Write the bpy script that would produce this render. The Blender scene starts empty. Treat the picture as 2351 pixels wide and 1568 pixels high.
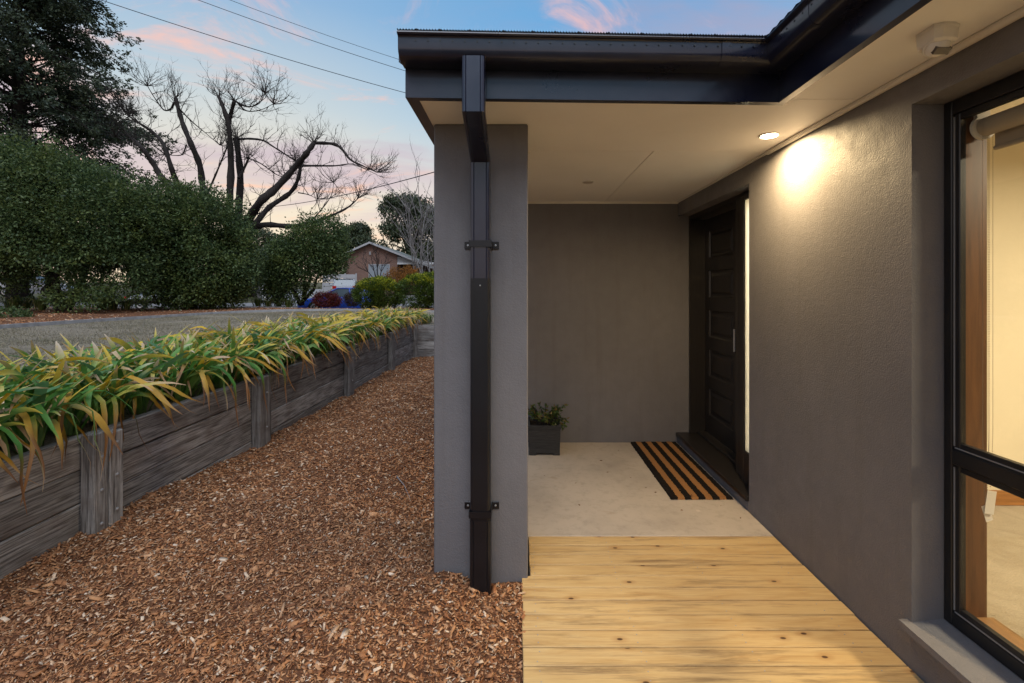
import bpy, bmesh, math, random
import numpy as np
from mathutils import Vector, Matrix

sc = bpy.context.scene
C = sc.collection
R = math.radians
random.seed(11)
RNG = np.random.default_rng(11)

# ------------------------------------------------------------------ camera
CAM_Z = 1.48
cd = bpy.data.cameras.new('camera')
cam = bpy.data.objects.new('camera', cd); C.objects.link(cam)
cam.location = (0, 0, CAM_Z); cam.rotation_euler = (R(90), 0, 0)
cd.sensor_width = 36; cd.lens = 16.0
cd.shift_x = -0.0078; cd.shift_y = -0.0508
cd.clip_start = 0.05; cd.clip_end = 4000
sc.camera = cam

# ------------------------------------------------------------------ world (dusk sky with lit clouds)
GLOW_AZ = R(-30)     # sunset glow, measured from +Y towards +X
FILL_AZ = R(172); FILL_EL = R(60)   # soft light of the open sky over the garden
w = bpy.data.worlds.new('World'); sc.world = w; w.use_nodes = True
nt = w.node_tree; nt.nodes.clear()
def wn(t, **k):
    n = nt.nodes.new(t)
    for a, b in k.items(): setattr(n, a, b)
    return n
def wl(a, b): nt.links.new(a, b)
def wmath(op, a, b=None, clamp=False):
    n = wn('ShaderNodeMath', operation=op, use_clamp=clamp)
    for i, v in enumerate((a, b)):
        if v is None: continue
        if isinstance(v, (int, float)): n.inputs[i].default_value = v
        else: wl(v, n.inputs[i])
    return n.outputs[0]
def wramp(fac, stops):
    n = wn('ShaderNodeValToRGB'); wl(fac, n.inputs[0])
    e = n.color_ramp.elements
    while len(e) < len(stops): e.new(0.5)
    for i, (p, c) in enumerate(stops):
        e[i].position = p; e[i].color = (*c, 1) if len(c) == 3 else c
    return n.outputs[0]
def wmix(f, a, b, blend='MIX'):
    n = wn('ShaderNodeMix', data_type='RGBA', blend_type=blend)
    if isinstance(f, (int, float)): n.inputs[0].default_value = f
    else: wl(f, n.inputs[0])
    for i, v in ((6, a), (7, b)):
        if isinstance(v, tuple): n.inputs[i].default_value = (*v, 1)
        else: wl(v, n.inputs[i])
    return n.outputs[2]
tc = wn('ShaderNodeTexCoord')
sep = wn('ShaderNodeSeparateXYZ'); wl(tc.outputs['Generated'], sep.inputs[0])
zz = wmath('MAXIMUM', sep.outputs[2], 0.0)
base = wramp(zz, [(0.0, (.86, .68, .50)), (.10, (.80, .71, .62)), (.20, (.66, .68, .68)), (.34, (.32, .54, .73)),
                  (.50, (.14, .38, .68)), (.75, (.13, .31, .57)), (1.0, (.12, .26, .50))])
dv = wn('ShaderNodeVectorMath', operation='DOT_PRODUCT'); wl(tc.outputs['Generated'], dv.inputs[0])
dv.inputs[1].default_value = (math.sin(GLOW_AZ), math.cos(GLOW_AZ), 0.05)
glow = wmath('POWER', wmath('MAXIMUM', dv.outputs['Value'], 0.0), 12.0)
base = wmix(wmath('MULTIPLY', glow, 0.62), base, (1.0, .80, .52))
den = wmath('ADD', zz, 0.16)
comb = wn('ShaderNodeCombineXYZ')
wl(wmath('DIVIDE', sep.outputs[0], den), comb.inputs[0]); wl(wmath('DIVIDE', sep.outputs[1], den), comb.inputs[1])
def wcloud(scale, rotz, off, sx, sy, lo, hi, rough=.55, dist=.4):
    m = wn('ShaderNodeMapping'); wl(comb.outputs[0], m.inputs[0])
    m.inputs['Location'].default_value = off; m.inputs['Rotation'].default_value = (0, 0, rotz); m.inputs['Scale'].default_value = (sx, sy, 1)
    n = wn('ShaderNodeTexNoise'); n.inputs['Scale'].default_value = scale; n.inputs['Detail'].default_value = 7
    n.inputs['Roughness'].default_value = rough; n.inputs['Distortion'].default_value = dist
    wl(m.outputs[0], n.inputs['Vector'])
    mr = wn('ShaderNodeMapRange', interpolation_type='SMOOTHSTEP'); wl(n.outputs[0], mr.inputs[0])
    mr.inputs[1].default_value = lo; mr.inputs[2].default_value = hi
    return mr.outputs[0]
VO, PO = (5.180, 13.705, 0), (13.682, 16.987, 0)
veil = wcloud(.95, R(38), VO, .6, 1.4, .43, .62)
veilcol = wramp(zz, [(0.0, (.80, .58, .44)), (.14, (.74, .60, .56)), (.28, (.58, .48, .54)), (.45, (.37, .36, .50)), (1.0, (.24, .29, .45))])
skyc = wmix(wmath('MULTIPLY', veil, .95), base, veilcol)
puff = wcloud(1.9, R(30), PO, .7, 1.25, .53, .70, .64, .9)
puffcol = wramp(zz, [(0.0, (1.0, .70, .42)), (.25, (1.0, .58, .42)), (.5, (.90, .52, .46)), (1.0, (.5, .42, .48))])
skyc = wmix(wmath('MULTIPLY', puff, .9), skyc, puffcol)
nish = wn('ShaderNodeTexSky'); nish.sky_type = 'NISHITA'; nish.sun_disc = False
nish.sun_elevation = FILL_EL; nish.sun_rotation = FILL_AZ; nish.air_density = 1.0
skyc = wmix(0.006, skyc, nish.outputs[0], 'ADD')
bg = wn('ShaderNodeBackground'); wl(skyc, bg.inputs[0]); bg.inputs[1].default_value = 0.58
out = wn('ShaderNodeOutputWorld'); wl(bg.outputs[0], out.inputs[0])

# ------------------------------------------------------------------ soft fill lamp added behind the camera for open sky light; exposure
sd = bpy.data.lights.new('sky_fill', 'SUN'); sd.energy = 1.5; sd.angle = R(55); sd.color = (.88, .93, 1.0)
sky_fill = bpy.data.objects.new('sky_fill', sd); C.objects.link(sky_fill)
sdir = Vector((math.sin(FILL_AZ) * math.cos(FILL_EL), math.cos(FILL_AZ) * math.cos(FILL_EL), math.sin(FILL_EL)))
sky_fill.rotation_euler = (-sdir).to_track_quat('-Z', 'Y').to_euler()
vs = sc.view_settings
vs.view_transform = 'Standard'; vs.look = 'None'; vs.gamma = 1; vs.use_curve_mapping = False; vs.exposure = 0.86
sc.render.engine = 'CYCLES'
sc.cycles.use_denoising = True
sc.cycles.max_bounces = 8; sc.cycles.diffuse_bounces = 5; sc.cycles.transparent_max_bounces = 12
sc.cycles.sample_clamp_indirect = 6

# ------------------------------------------------------------------ helpers
ORG = {}
def at(dx, dy, Y):
    """world point seen at (dx, dy) of the photo's 2351 px wide view, standing at distance Y"""
    return Vector(((dx * 1.7423 - 2080) / 1820 * Y, Y, CAM_Z - (dy * 1.7423 - 1158) / 1820 * Y))

class MB:
    def __init__(s): s.v = []; s.f = []
    def add(s, vs, fs):
        o = len(s.v); s.v += [tuple(p) for p in vs]; s.f += [tuple(i + o for i in f) for f in fs]; return s
    def box(s, x0, x1, y0, y1, z0, z1, rot=None, piv=None):
        p = [Vector((x, y, z)) for x in (x0, x1) for y in (y0, y1) for z in (z0, z1)]
        if rot is not None:
            pv = Vector(piv) if piv is not None else sum(p, Vector()) / 8
            p = [rot @ (q - pv) + pv for q in p]
        return s.add(p, [(0, 1, 3, 2), (4, 6, 7, 5), (0, 4, 5, 1), (2, 3, 7, 6), (0, 2, 6, 4), (1, 5, 7, 3)])
    def cbox(s, x0, x1, y0, y1, z0, z1, c=.004):
        """box with chamfered edges"""
        X, Y, Z = (x0, x1), (y0, y1), (z0, z1); V = []; ix = {}
        sg = (1, -1)
        for i in (0, 1):
            for j in (0, 1):
                for k in (0, 1):
                    for a in range(3):
                        p = [X[i] + sg[i] * c, Y[j] + sg[j] * c, Z[k] + sg[k] * c]
                        p[a] = (X[i], Y[j], Z[k])[a]
                        ix[i, j, k, a] = len(V); V.append(p)
        F = []
        for a in range(3):
            b, d = [q for q in range(3) if q != a]
            for sgn in (0, 1):
                cyc = []
                for (u, v) in ((0, 0), (1, 0), (1, 1), (0, 1)):
                    k = [0, 0, 0]; k[a] = sgn; k[b] = u; k[d] = v
                    cyc.append(ix[k[0], k[1], k[2], a])
                F.append(cyc)
        for a in range(3):
            b, d = [q for q in range(3) if q != a]
            for u in (0, 1):
                for v in (0, 1):
                    k0 = [0, 0, 0]; k0[b] = u; k0[d] = v; k1 = list(k0); k1[a] = 1
                    F.append([ix[(*k0, b)], ix[(*k0, d)], ix[(*k1, d)], ix[(*k1, b)]])
        for i in (0, 1):
            for j in (0, 1):
                for k in (0, 1): F.append([ix[i, j, k, 0], ix[i, j, k, 1], ix[i, j, k, 2]])
        return s.add(V, F)
    def tube(s, pts, rad, n=8, cap=True):
        pts = [Vector(p) for p in pts]
        if isinstance(rad, (int, float)): rad = [rad] * len(pts)
        V = []; F = []
        t0 = (pts[1] - pts[0]).normalized()
        u = t0.cross(Vector((0, 0, 1)))
        if u.length < 1e-3: u = t0.cross(Vector((1, 0, 0)))
        u.normalize()
        for i, p in enumerate(pts):
            t = (pts[min(i + 1, len(pts) - 1)] - pts[max(i - 1, 0)]).normalized()
            u = (u - t * u.dot(t)).normalized(); v = t.cross(u)
            for k in range(n):
                a = 2 * math.pi * k / n
                V.append(p + (u * math.cos(a) + v * math.sin(a)) * rad[i])
        for i in range(len(pts) - 1):
            for k in range(n):
                F.append((i * n + k, i * n + (k + 1) % n, (i + 1) * n + (k + 1) % n, (i + 1) * n + k))
        if cap:
            F.append(tuple(range(n - 1, -1, -1))); o = (len(pts) - 1) * n; F.append(tuple(range(o, o + n)))
        return s.add(V, F)
    def lathe(s, prof, cen, n=24, axis='Z', sgn=1):
        """prof: list of (radius, height)"""
        V = []; F = []
        for r, h in prof:
            for k in range(n):
                a = 2 * math.pi * k / n; p = (r * math.cos(a), r * math.sin(a), h * sgn)
                if axis == 'Y': p = (p[0], p[2], p[1])
                if axis == 'X': p = (p[2], p[0], p[1])
                V.append((p[0] + cen[0], p[1] + cen[1], p[2] + cen[2]))
        for i in range(len(prof) - 1):
            for k in range(n):
                F.append((i * n + k, i * n + (k + 1) % n, (i + 1) * n + (k + 1) % n, (i + 1) * n + k))
        F.append(tuple(range(n))[::-1]); o = (len(prof) - 1) * n; F.append(tuple(range(o, o + n)))
        return s.add(V, F)
    def sweep(s, path, prof, closed=True):
        """path: list of functions d -> (x, y); prof: list of (d, z); swept polygon"""
        n = len(prof); V = []; F = []
        for fn in path:
            for d, z in prof:
                x, y = fn(d); V.append((x, y, z))
        for i in range(len(path) - 1):
            for k in range(n if closed else n - 1):
                F.append((i * n + k, i * n + (k + 1) % n, (i + 1) * n + (k + 1) % n, (i + 1) * n + k))
        if closed:
            F.append(tuple(range(n))); o = (len(path) - 1) * n; F.append(tuple(range(o + n - 1, o - 1, -1)))
        return s.add(V, F)
    def build(s, name, mat, parent=None, smooth=False, org=None):
        return mk(name, s.v, s.f, mat, parent, smooth, org)

def reg(o, parent, org):
    C.objects.link(o)
    if parent is not None:
        o.parent = parent; ORG[o.name] = ORG.get(parent.name, Vector((0, 0, 0)))
    else:
        ORG[o.name] = Vector(org) if org is not None else Vector((0, 0, 0)); o.location = ORG[o.name]
    return o
def mk(name, V, F, mat, parent=None, smooth=False, org=None):
    me = bpy.data.meshes.new(name)
    og = ORG.get(parent.name, Vector((0, 0, 0))) if parent is not None else (Vector(org) if org is not None else Vector((0, 0, 0)))
    me.from_pydata([(p[0] - og.x, p[1] - og.y, p[2] - og.z) for p in V], [], F)
    bm = bmesh.new(); bm.from_mesh(me); bmesh.ops.recalc_face_normals(bm, faces=bm.faces); bm.to_mesh(me); bm.free()
    if smooth: me.polygons.foreach_set('use_smooth', [True] * len(me.polygons))
    if isinstance(smooth, float): me.set_sharp_from_angle(angle=smooth)
    me.materials.append(mat)
    return reg(bpy.data.objects.new(name, me), parent, org)
def mk_np(name, V, F, mat, parent=None, org=None, col=None, smooth=False):
    """large meshes: V (n,3), F (m,k) numpy arrays"""
    og = ORG.get(parent.name, Vector((0, 0, 0))) if parent is not None else (Vector(org) if org is not None else Vector((0, 0, 0)))
    V = np.asarray(V, dtype=np.float32) - np.array(og, dtype=np.float32); F = np.asarray(F, dtype=np.int32)
    me = bpy.data.meshes.new(name); m, k = F.shape
    me.vertices.add(len(V)); me.vertices.foreach_set('co', V.ravel())
    me.loops.add(m * k); me.loops.foreach_set('vertex_index', F.ravel())
    me.polygons.add(m); me.polygons.foreach_set('loop_start', np.arange(0, m * k, k, dtype=np.int32))
    if smooth: me.polygons.foreach_set('use_smooth', np.ones(m, dtype=bool))
    me.update(calc_edges=True)
    if col is not None:
        a = me.color_attributes.new('Col', 'FLOAT_COLOR', 'POINT')
        a.data.foreach_set('color', np.concatenate([col, np.ones((len(V), 1))], 1).astype(np.float32).ravel())
    me.materials.append(mat)
    return reg(bpy.data.objects.new(name, me), parent, org)
def tag(o, label=None, cat=None, group=None, kind=None):
    if label: o['label'] = label
    if cat: o['category'] = cat
    if group: o['group'] = group
    if kind: o['kind'] = kind
    return o
def empty(name, loc, label=None, cat=None, group=None):
    o = bpy.data.objects.new(name, None); C.objects.link(o); o.location = loc; o.empty_display_size = .1
    ORG[o.name] = Vector(loc); return tag(o, label, cat, group)
def struct(o): o['kind'] = 'structure'; return o

# ------------------------------------------------------------------ materials
class NM:
    def __init__(s, name, rough=.6, spec=.3, metal=0):
        s.m = bpy.data.materials.new(name); s.m.use_nodes = True; s.t = s.m.node_tree
        s.b = s.t.nodes['Principled BSDF']; s.b.inputs['Roughness'].default_value = rough
        s.b.inputs['Specular IOR Level'].default_value = spec; s.b.inputs['Metallic'].default_value = metal
        s.tc = None
    def n(s, t, **k):
        q = s.t.nodes.new(t)
        for a, b in k.items(): setattr(q, a, b)
        return q
    def l(s, a, b): s.t.links.new(a, b)
    def co(s, scale=(1, 1, 1), rnd=0, rot=(0, 0, 0)):
        if s.tc is None: s.tc = s.n('ShaderNodeTexCoord')
        mp = s.n('ShaderNodeMapping'); mp.inputs['Scale'].default_value = scale; mp.inputs['Rotation'].default_value = rot
        s.l(s.tc.outputs['Object'], mp.inputs[0])
        if rnd:
            oi = s.n('ShaderNodeObjectInfo'); mu = s.n('ShaderNodeMath', operation='MULTIPLY'); mu.inputs[1].default_value = rnd
            s.l(oi.outputs['Random'], mu.inputs[0])
            cb = s.n('ShaderNodeCombineXYZ')
            for i in range(3): s.l(mu.outputs[0], cb.inputs[i])
            s.l(cb.outputs[0], mp.inputs['Location'])
        return mp.outputs[0]
    def noise(s, vec, scale, detail=5, rough=.55, dist=0):
        q = s.n('ShaderNodeTexNoise'); q.inputs['Scale'].default_value = scale; q.inputs['Detail'].default_value = detail
        q.inputs['Roughness'].default_value = rough; q.inputs['Distortion'].default_value = dist
        if vec is not None: s.l(vec, q.inputs['Vector'])
        return q.outputs[0]
    def ramp(s, fac, stops, interp='LINEAR'):
        q = s.n('ShaderNodeValToRGB'); s.l(fac, q.inputs[0]); q.color_ramp.interpolation = interp
        e = q.color_ramp.elements
        while len(e) < len(stops): e.new(.5)
        for i, (p, c) in enumerate(stops):
            e[i].position = p; e[i].color = (c, c, c, 1) if isinstance(c, (int, float)) else (*c, 1)
        return q.outputs[0]
    def mix(s, f, a, b, blend='MIX'):
        q = s.n('ShaderNodeMix', data_type='RGBA', blend_type=blend)
        if isinstance(f, (int, float)): q.inputs[0].default_value = f
        else: s.l(f, q.inputs[0])
        for i, v in ((6, a), (7, b)):
            if isinstance(v, tuple): q.inputs[i].default_value = (*v, 1)
            else: s.l(v, q.inputs[i])
        return q.outputs[2]
    def math(s, op, a, b=0, clamp=False):
        q = s.n('ShaderNodeMath', operation=op, use_clamp=clamp)
        for i, v in enumerate((a, b)):
            if isinstance(v, (int, float)): q.inputs[i].default_value = v
            else: s.l(v, q.inputs[i])
        return q.outputs[0]
    def color(s, c):
        if isinstance(c, tuple): s.b.inputs['Base Color'].default_value = (*c, 1)
        else: s.l(c, s.b.inputs['Base Color'])
        return s
    def rough(s, v): s.l(v, s.b.inputs['Roughness']); return s
    def bump(s, h, strength=.5, dist=.01, prev=None):
        q = s.n('ShaderNodeBump'); q.inputs['Strength'].default_value = strength; q.inputs['Distance'].default_value = dist
        s.l(h, q.inputs['Height'])
        if prev is not None: s.l(prev, q.inputs['Normal'])
        s.l(q.outputs[0], s.b.inputs['Normal']); return q.outputs[0]
    def island(s):
        g = s.n('ShaderNodeNewGeometry'); return g.outputs['Random Per Island']

def plain(name, c, rough=.6, spec=.3, metal=0, var=.0, vscale=6, bump=0, bscale=80):
    k = NM(name, rough, spec, metal)
    if var:
        f = k.noise(k.co(), vscale, 5, .6)
        lo = tuple(x * (1 - var) for x in c); hi = tuple(min(1, x * (1 + var)) for x in c)
        k.color(k.ramp(f, [(.3, lo), (.7, hi)]))
    else: k.color(c)
    if bump: k.bump(k.noise(k.co(), bscale, 4, .6), bump, .004)
    return k.m

M = {}
def wall_render(name, c):
    k = NM(name, .62, .35); v = k.co()
    big = k.noise(v, 1.3, 4, .6); mid = k.noise(v, 9, 5, .65)
    col = k.mix(k.ramp(big, [(.3, 0), (.75, 1)]), tuple(x * .88 for x in c), tuple(x * 1.1 for x in c))
    st = k.noise(k.co((7, 7, .5)), 1.6, 5, .65)
    col = k.mix(k.ramp(st, [(.52, 0), (.75, .4)]), col, (c[0] * .74, c[1] * .70, c[2] * .62))
    sc_ = k.noise(v, 23, 6, .75)
    col = k.mix(k.ramp(sc_, [(.66, 0), (.76, .5)]), col, tuple(x * 1.35 for x in c))
    k.color(k.mix(k.ramp(mid, [(.35, 0), (.7, .35)]), col, tuple(x * .8 for x in c)))
    k.rough(k.ramp(mid, [(.3, .5), (.7, .72)]))
    b1 = k.bump(k.noise(v, 130, 3, .55), .42, .005)
    b2 = k.bump(k.noise(v, 260, 3, .6), .3, .003, b1)
    k.bump(k.noise(v, 34, 3, .6), .22, .006, b2)
    return k.m
M['render'] = wall_render('grey_render', (.168, .159, .163))
M['render_red'] = M['render']
def metal_paint():
    k = NM('dark_steel_paint', .4, .5); v = k.co()
    d = k.noise(v, 5, 6, .65); st = k.noise(k.co((14, 14, .8)), 2.5, 5, .7)
    c = k.mix(k.ramp(d, [(.45, 0), (.8, .45)]), (.008, .010, .026), (.024, .029, .056))
    k.color(k.mix(k.ramp(st, [(.56, 0), (.8, .35)]), c, (.02, .018, .018)))
    k.rough(k.ramp(d, [(.3, .24), (.75, .45)])); k.bump(k.noise(v, 4, 2), .06, .01)
    k.b.inputs['Coat Weight'].default_value = .5; k.b.inputs['Coat Roughness'].default_value = .12
    return k.m
M['steel'] = metal_paint()
M['steel_dark'] = plain('black_steel_paint', (.006, .0064, .009), .35, .5, var=.3)
M['mesh'] = plain('gutter_guard_mesh', (.05, .05, .055), .5, .5)
def soffit():
    k = NM('soffit_paint', .55, .3); v = k.co()
    f = k.noise(v, 2.2, 5, .6); k.color(k.ramp(f, [(.3, (.82, .79, .745)), (.7, (.87, .84, .795))]))
    k.bump(k.noise(v, 60, 3), .05, .003); return k.m
M['soffit'] = soffit()
M['cream'] = plain('cream_paint', (.72, .67, .59), .5, .3, var=.04)
M['white_plastic'] = plain('white_plastic', (.70, .66, .60), .35, .4)
M['white_paint'] = plain('white_paint', (.72, .71, .70), .5, .3, var=.06)
M['black'] = plain('black_paint', (.014, .013, .013), .33, .45, var=.25, bump=.05, bscale=12)
def door_mat():
    k = NM('black_door_paint', .34, .45); v = k.co((30, 30, 2))
    f = k.noise(v, 3, 5, .6); k.color(k.ramp(f, [(.3, (.014, .012, .011)), (.7, (.024, .020, .018))])); k.bump(f, .12, .003); return k.m
M['door'] = door_mat()
def glass(name, tint=(.97, .98, .97), gl=.02):
    k = NM(name); t = k.t; t.nodes.remove(k.b)
    tr = k.n('ShaderNodeBsdfTransparent'); tr.inputs[0].default_value = (*tint, 1)
    g = k.n('ShaderNodeBsdfGlossy'); g.inputs['Roughness'].default_value = gl
    lw = k.n('ShaderNodeLayerWeight'); lw.inputs[0].default_value = .5
    fr = k.math('ADD', k.math('MULTIPLY', k.math('POWER', lw.outputs['Facing'], 5), .9), .035)
    mx = k.n('ShaderNodeMixShader'); k.l(fr, mx.inputs[0]); k.l(tr.outputs[0], mx.inputs[1]); k.l(g.outputs[0], mx.inputs[2])
    k.l(mx.outputs[0], t.nodes['Material Output'].inputs[0]); return k.m
M['glass'] = glass('window_glass', (.9, .9, .87))
def frosted():
    k = NM('frosted_glass', .35, .4); k.color((.75, .75, .72)); t = k.t
    tl = k.n('ShaderNodeBsdfTranslucent'); tl.inputs[0].default_value = (.85, .85, .8, 1)
    mx = k.n('ShaderNodeMixShader'); mx.inputs[0].default_value = .7
    k.l(k.b.outputs[0], mx.inputs[1]); k.l(tl.outputs[0], mx.inputs[2]); k.l(mx.outputs[0], t.nodes['Material Output'].inputs[0]); return k.m
M['frosted'] = frosted()
def emit(name, c, s):
    k = NM(name); k.color(c); k.b.inputs['Emission Color'].default_value = (*c, 1); k.b.inputs['Emission Strength'].default_value = s; return k.m
def pine():
    k = NM('pine_boards', .5, .35)
    g = k.noise(k.co((1.1, 9, 9), 40), 3.2, 6, .62, .6)
    fine = k.noise(k.co((3, 160, 40), 40), 2, 4, .6)
    c = k.ramp(g, [(.25, (.36, .195, .07)), (.45, (.53, .345, .145)), (.62, (.60, .42, .20)), (.8, (.45, .27, .105))])
    c = k.mix(k.ramp(fine, [(.35, .4), (.62, 0)]), c, (.33, .19, .075))
    oi = k.n('ShaderNodeObjectInfo')
    c = k.mix(k.ramp(oi.outputs['Random'], [(0, 0), (1, .5)]), c, (.57, .39, .175))
    st = k.noise(k.co((1.0, 14, 6), 13), 1.6, 6, .7, .3)
    c = k.mix(k.ramp(st, [(.52, 0), (.68, .75)]), c, (.17, .10, .05))
    vo = k.n('ShaderNodeTexVoronoi'); vo.voronoi_dimensions = '2D'; vo.inputs['Scale'].default_value = 3.0; k.l(k.co((1, 2.0, 1), 30), vo.inputs['Vector'])
    sel = k.math('GREATER_THAN', vo.outputs['Color'], .50)
    kn = k.ramp(vo.outputs['Distance'], [(.0, 1), (.028, 1), (.045, 0)])
    halo = k.ramp(vo.outputs['Distance'], [(.03, 1), (.14, 0)])
    c = k.mix(k.math('MULTIPLY', k.math('MULTIPLY', halo, sel), .5), c, (.30, .14, .045))
    c = k.mix(k.math('MULTIPLY', kn, sel), c, (.075, .032, .014))
    k.color(c); k.rough(k.ramp(g, [(.3, .42), (.7, .6)])); k.bump(fine, .15, .002)
    return k.m
M['pine'] = pine()
def sleeper(name, axis):
    k = NM(name, .85, .2)
    lo, hi = 1.2, 16
    sc1 = {'Y': (hi, lo, hi), 'X': (lo, hi, hi), 'Z': (hi, hi, lo)}[axis]
    sc2 = {'Y': (90, 3, 90), 'X': (3, 90, 90), 'Z': (90, 90, 3)}[axis]
    g = k.noise(k.co(sc1, 30), 1.5, 7, .65, 1.0); fine = k.noise(k.co(sc2, 30), 1.3, 5, .65)
    blot = k.noise(k.co((2.2, 2.2, 3.5), 30), 1.6, 5, .6)
    c = k.ramp(g, [(.25, (.12, .108, .10)), (.42, (.26, .24, .225)), (.6, (.40, .375, .355)), (.8, (.19, .172, .16))])
    c = k.mix(k.ramp(fine, [(.37, .8), (.54, 0)]), c, (.045, .037, .033))
    c = k.mix(k.ramp(blot, [(.5, 0), (.72, .6)]), c, (.12, .082, .066))
    k.color(c); 
    vo = k.n('ShaderNodeTexVoronoi'); vo.inputs['Scale'].default_value = 2.2; k.l(k.co({'Y': (.6, 1, 3), 'X': (1, .6, 3), 'Z': (3, 3, 1)}[axis], 30), vo.inputs['Vector'])
    kn = k.math('MULTIPLY', k.ramp(vo.outputs['Distance'], [(.05, 1), (.16, 0)]), .8); c = k.mix(kn, c, (.06, .04, .03)); k.color(c)
    oi = k.n('ShaderNodeObjectInfo'); hs = k.n('ShaderNodeHueSaturation'); k.l(c, hs.inputs['Color']); k.l(k.ramp(oi.outputs['Random'], [(0, .72), (1, 1.2)]), hs.inputs['Value']); k.color(hs.outputs[0])
    b = k.bump(g, .3, .01); k.bump(fine, .6, .005, b)
    return k.m
M['sleep_y'] = sleeper('weathered_sleeper_along', 'Y'); M['sleep_x'] = sleeper('weathered_sleeper_across', 'X'); M['sleep_z'] = sleeper('weathered_post', 'Z')
def chips(name, dark=1.0):
    k = NM(name, .8, .2); r = k.island()
    c = k.ramp(r, [(0, (.14, .054, .025)), (.2, (.29, .118, .048)), (.45, (.41, .182, .078)), (.70, (.49, .24, .106)), (.88, (.56, .33, .185)), (.96, (.68, .50, .34)), (1, (.74, .60, .46))])
    f = k.noise(k.co(), 1.1, 4, .6)
    c = k.mix(k.ramp(f, [(.42, 0), (.7, .5)]), c, k.mix(.5, c, (.16, .085, .058)))
    g = k.noise(k.co((1, 1, 1)), 160, 3, .6); c = k.mix(k.ramp(g, [(.35, .2), (.6, 0)]), c, (.10, .045, .022))
    k.color(c); return k.m
M['chips'] = chips('wood_chip')
def mulchbed(name):
    k = NM(name, .95, .1); v = k.co(); a = k.noise(v, 26, 5, .7); b = k.noise(v, 70, 4, .7)
    c = k.ramp(a, [(.3, (.045, .02, .012)), (.5, (.13, .055, .028)), (.7, (.24, .115, .06))])
    k.color(k.mix(k.ramp(b, [(.5, 0), (.75, .6)]), c, (.32, .17, .09))); k.bump(a, .9, .03); return k.m
M['mulchbed'] = mulchbed('bark_mulch')
def soil():
    k = NM('dark_soil', .95, .1); f = k.noise(k.co(), 30, 5, .7); k.color(k.ramp(f, [(.3, (.012, .009, .007)), (.7, (.05, .034, .024))])); k.bump(f, .8, .02); return k.m
M['soil'] = soil()
def lawnm():
    k = NM('dry_lawn', .95, .1); v = k.co(); a = k.noise(v, .9, 5, .6); b = k.noise(v, 40, 5, .7)
    c = k.ramp(a, [(.28, (.13, .12, .07)), (.45, (.27, .225, .165)), (.6, (.33, .275, .20)), (.75, (.16, .155, .08))])
    k.color(k.mix(k.ramp(b, [(.35, .7), (.6, 0)]), c, (.075, .062, .045))); k.bump(b, .9, .03); return k.m
M['lawn'] = lawnm()
def blade():
    k = NM('dry_grass_blade', .8, .15); r = k.island(); k.color(k.ramp(r, [(0, (.09, .08, .045)), (.35, (.21, .18, .125)), (.7, (.34, .285, .20)), (1, (.16, .16, .075))])); return k.m
M['blade'] = blade()
def concrete(name, c, seed=0):
    k = NM(name, .6, .3); v = k.co(); a = k.noise(v, 1.7, 6, .65); b = k.noise(v, 14, 6, .7); d = k.noise(v, 3.3, 3, .5, 1.5)
    q = k.ramp(a, [(.28, tuple(x * .78 for x in c)), (.5, c), (.74, tuple(x * 1.13 for x in c))])
    q = k.mix(k.ramp(b, [(.5, 0), (.75, .5)]), q, tuple(x * .55 for x in c))
    q = k.mix(k.ramp(d, [(.66, 0), (.73, .4), (.8, .1)]), q, (c[0] * .62, c[1] * .52, c[2] * .42))
    vo = k.n('ShaderNodeTexVoronoi'); vo.inputs['Scale'].default_value = 5.5; k.l(v, vo.inputs['Vector'])
    q = k.mix(k.math('MULTIPLY', k.ramp(vo.outputs['Distance'], [(.0, 1), (.06, .8), (.10, 0)]), k.math('GREATER_THAN', vo.outputs['Color'], .72)), q, (c[0] * 1.25, c[1] * 1.25, c[2] * 1.25))
    k.color(q); k.rough(k.ramp(a, [(.3, .45), (.7, .7)])); k.bump(b, .12, .004); return k.m
M['slab'] = concrete('porch_concrete', (.46, .385, .305))
M['path'] = concrete('footpath_concrete', (.25, .24, .235))
M['asphalt'] = plain('asphalt', (.075, .075, .08), .9, .2, var=.2, vscale=3, bump=.3, bscale=60)
M['ground'] = plain('far_ground', (.09, .085, .05), .95, .1, var=.3, vscale=.2)
def stripe(name, c1, c2):
    k = NM(name, .95, .1); f = k.noise(k.co((1, 1, 1)), 420, 3, .7); k.color(k.ramp(f, [(.3, c1), (.7, c2)])); k.bump(f, 1, .008); return k.m
M['coir_tan'] = stripe('coir_tan', (.30, .13, .04), (.52, .26, .10)); M['coir_black'] = stripe('coir_black', (.006, .005, .005), (.03, .024, .02))
def planter_mat():
    k = NM('dark_planter', .8, .2); f = k.noise(k.co((3, 3, 60)), 3, 5, .7); k.color(k.ramp(f, [(.3, (.018, .018, .019)), (.7, (.062, .06, .06))])); k.bump(f, .5, .004); return k.m
M['planter'] = planter_mat()
def timber(name, c, axis='Z'):
    k = NM(name, .4, .4); s_ = {'Z': (20, 20, 1.4), 'Y': (20, 1.4, 20), 'X': (1.4, 20, 20)}[axis]
    f = k.noise(k.co(s_), 2, 6, .65, .6); k.color(k.ramp(f, [(.3, tuple(x * .6 for x in c)), (.7, tuple(x * 1.25 for x in c))])); return k.m
M['tim_z'] = timber('stained_timber', (.13, .055, .02), 'Z'); M['tim_y'] = timber('stained_timber_sill', (.30, .15, .055), 'Y'); M['tim_x'] = timber('stained_timber_skirting', (.36, .16, .05), 'X')
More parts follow.
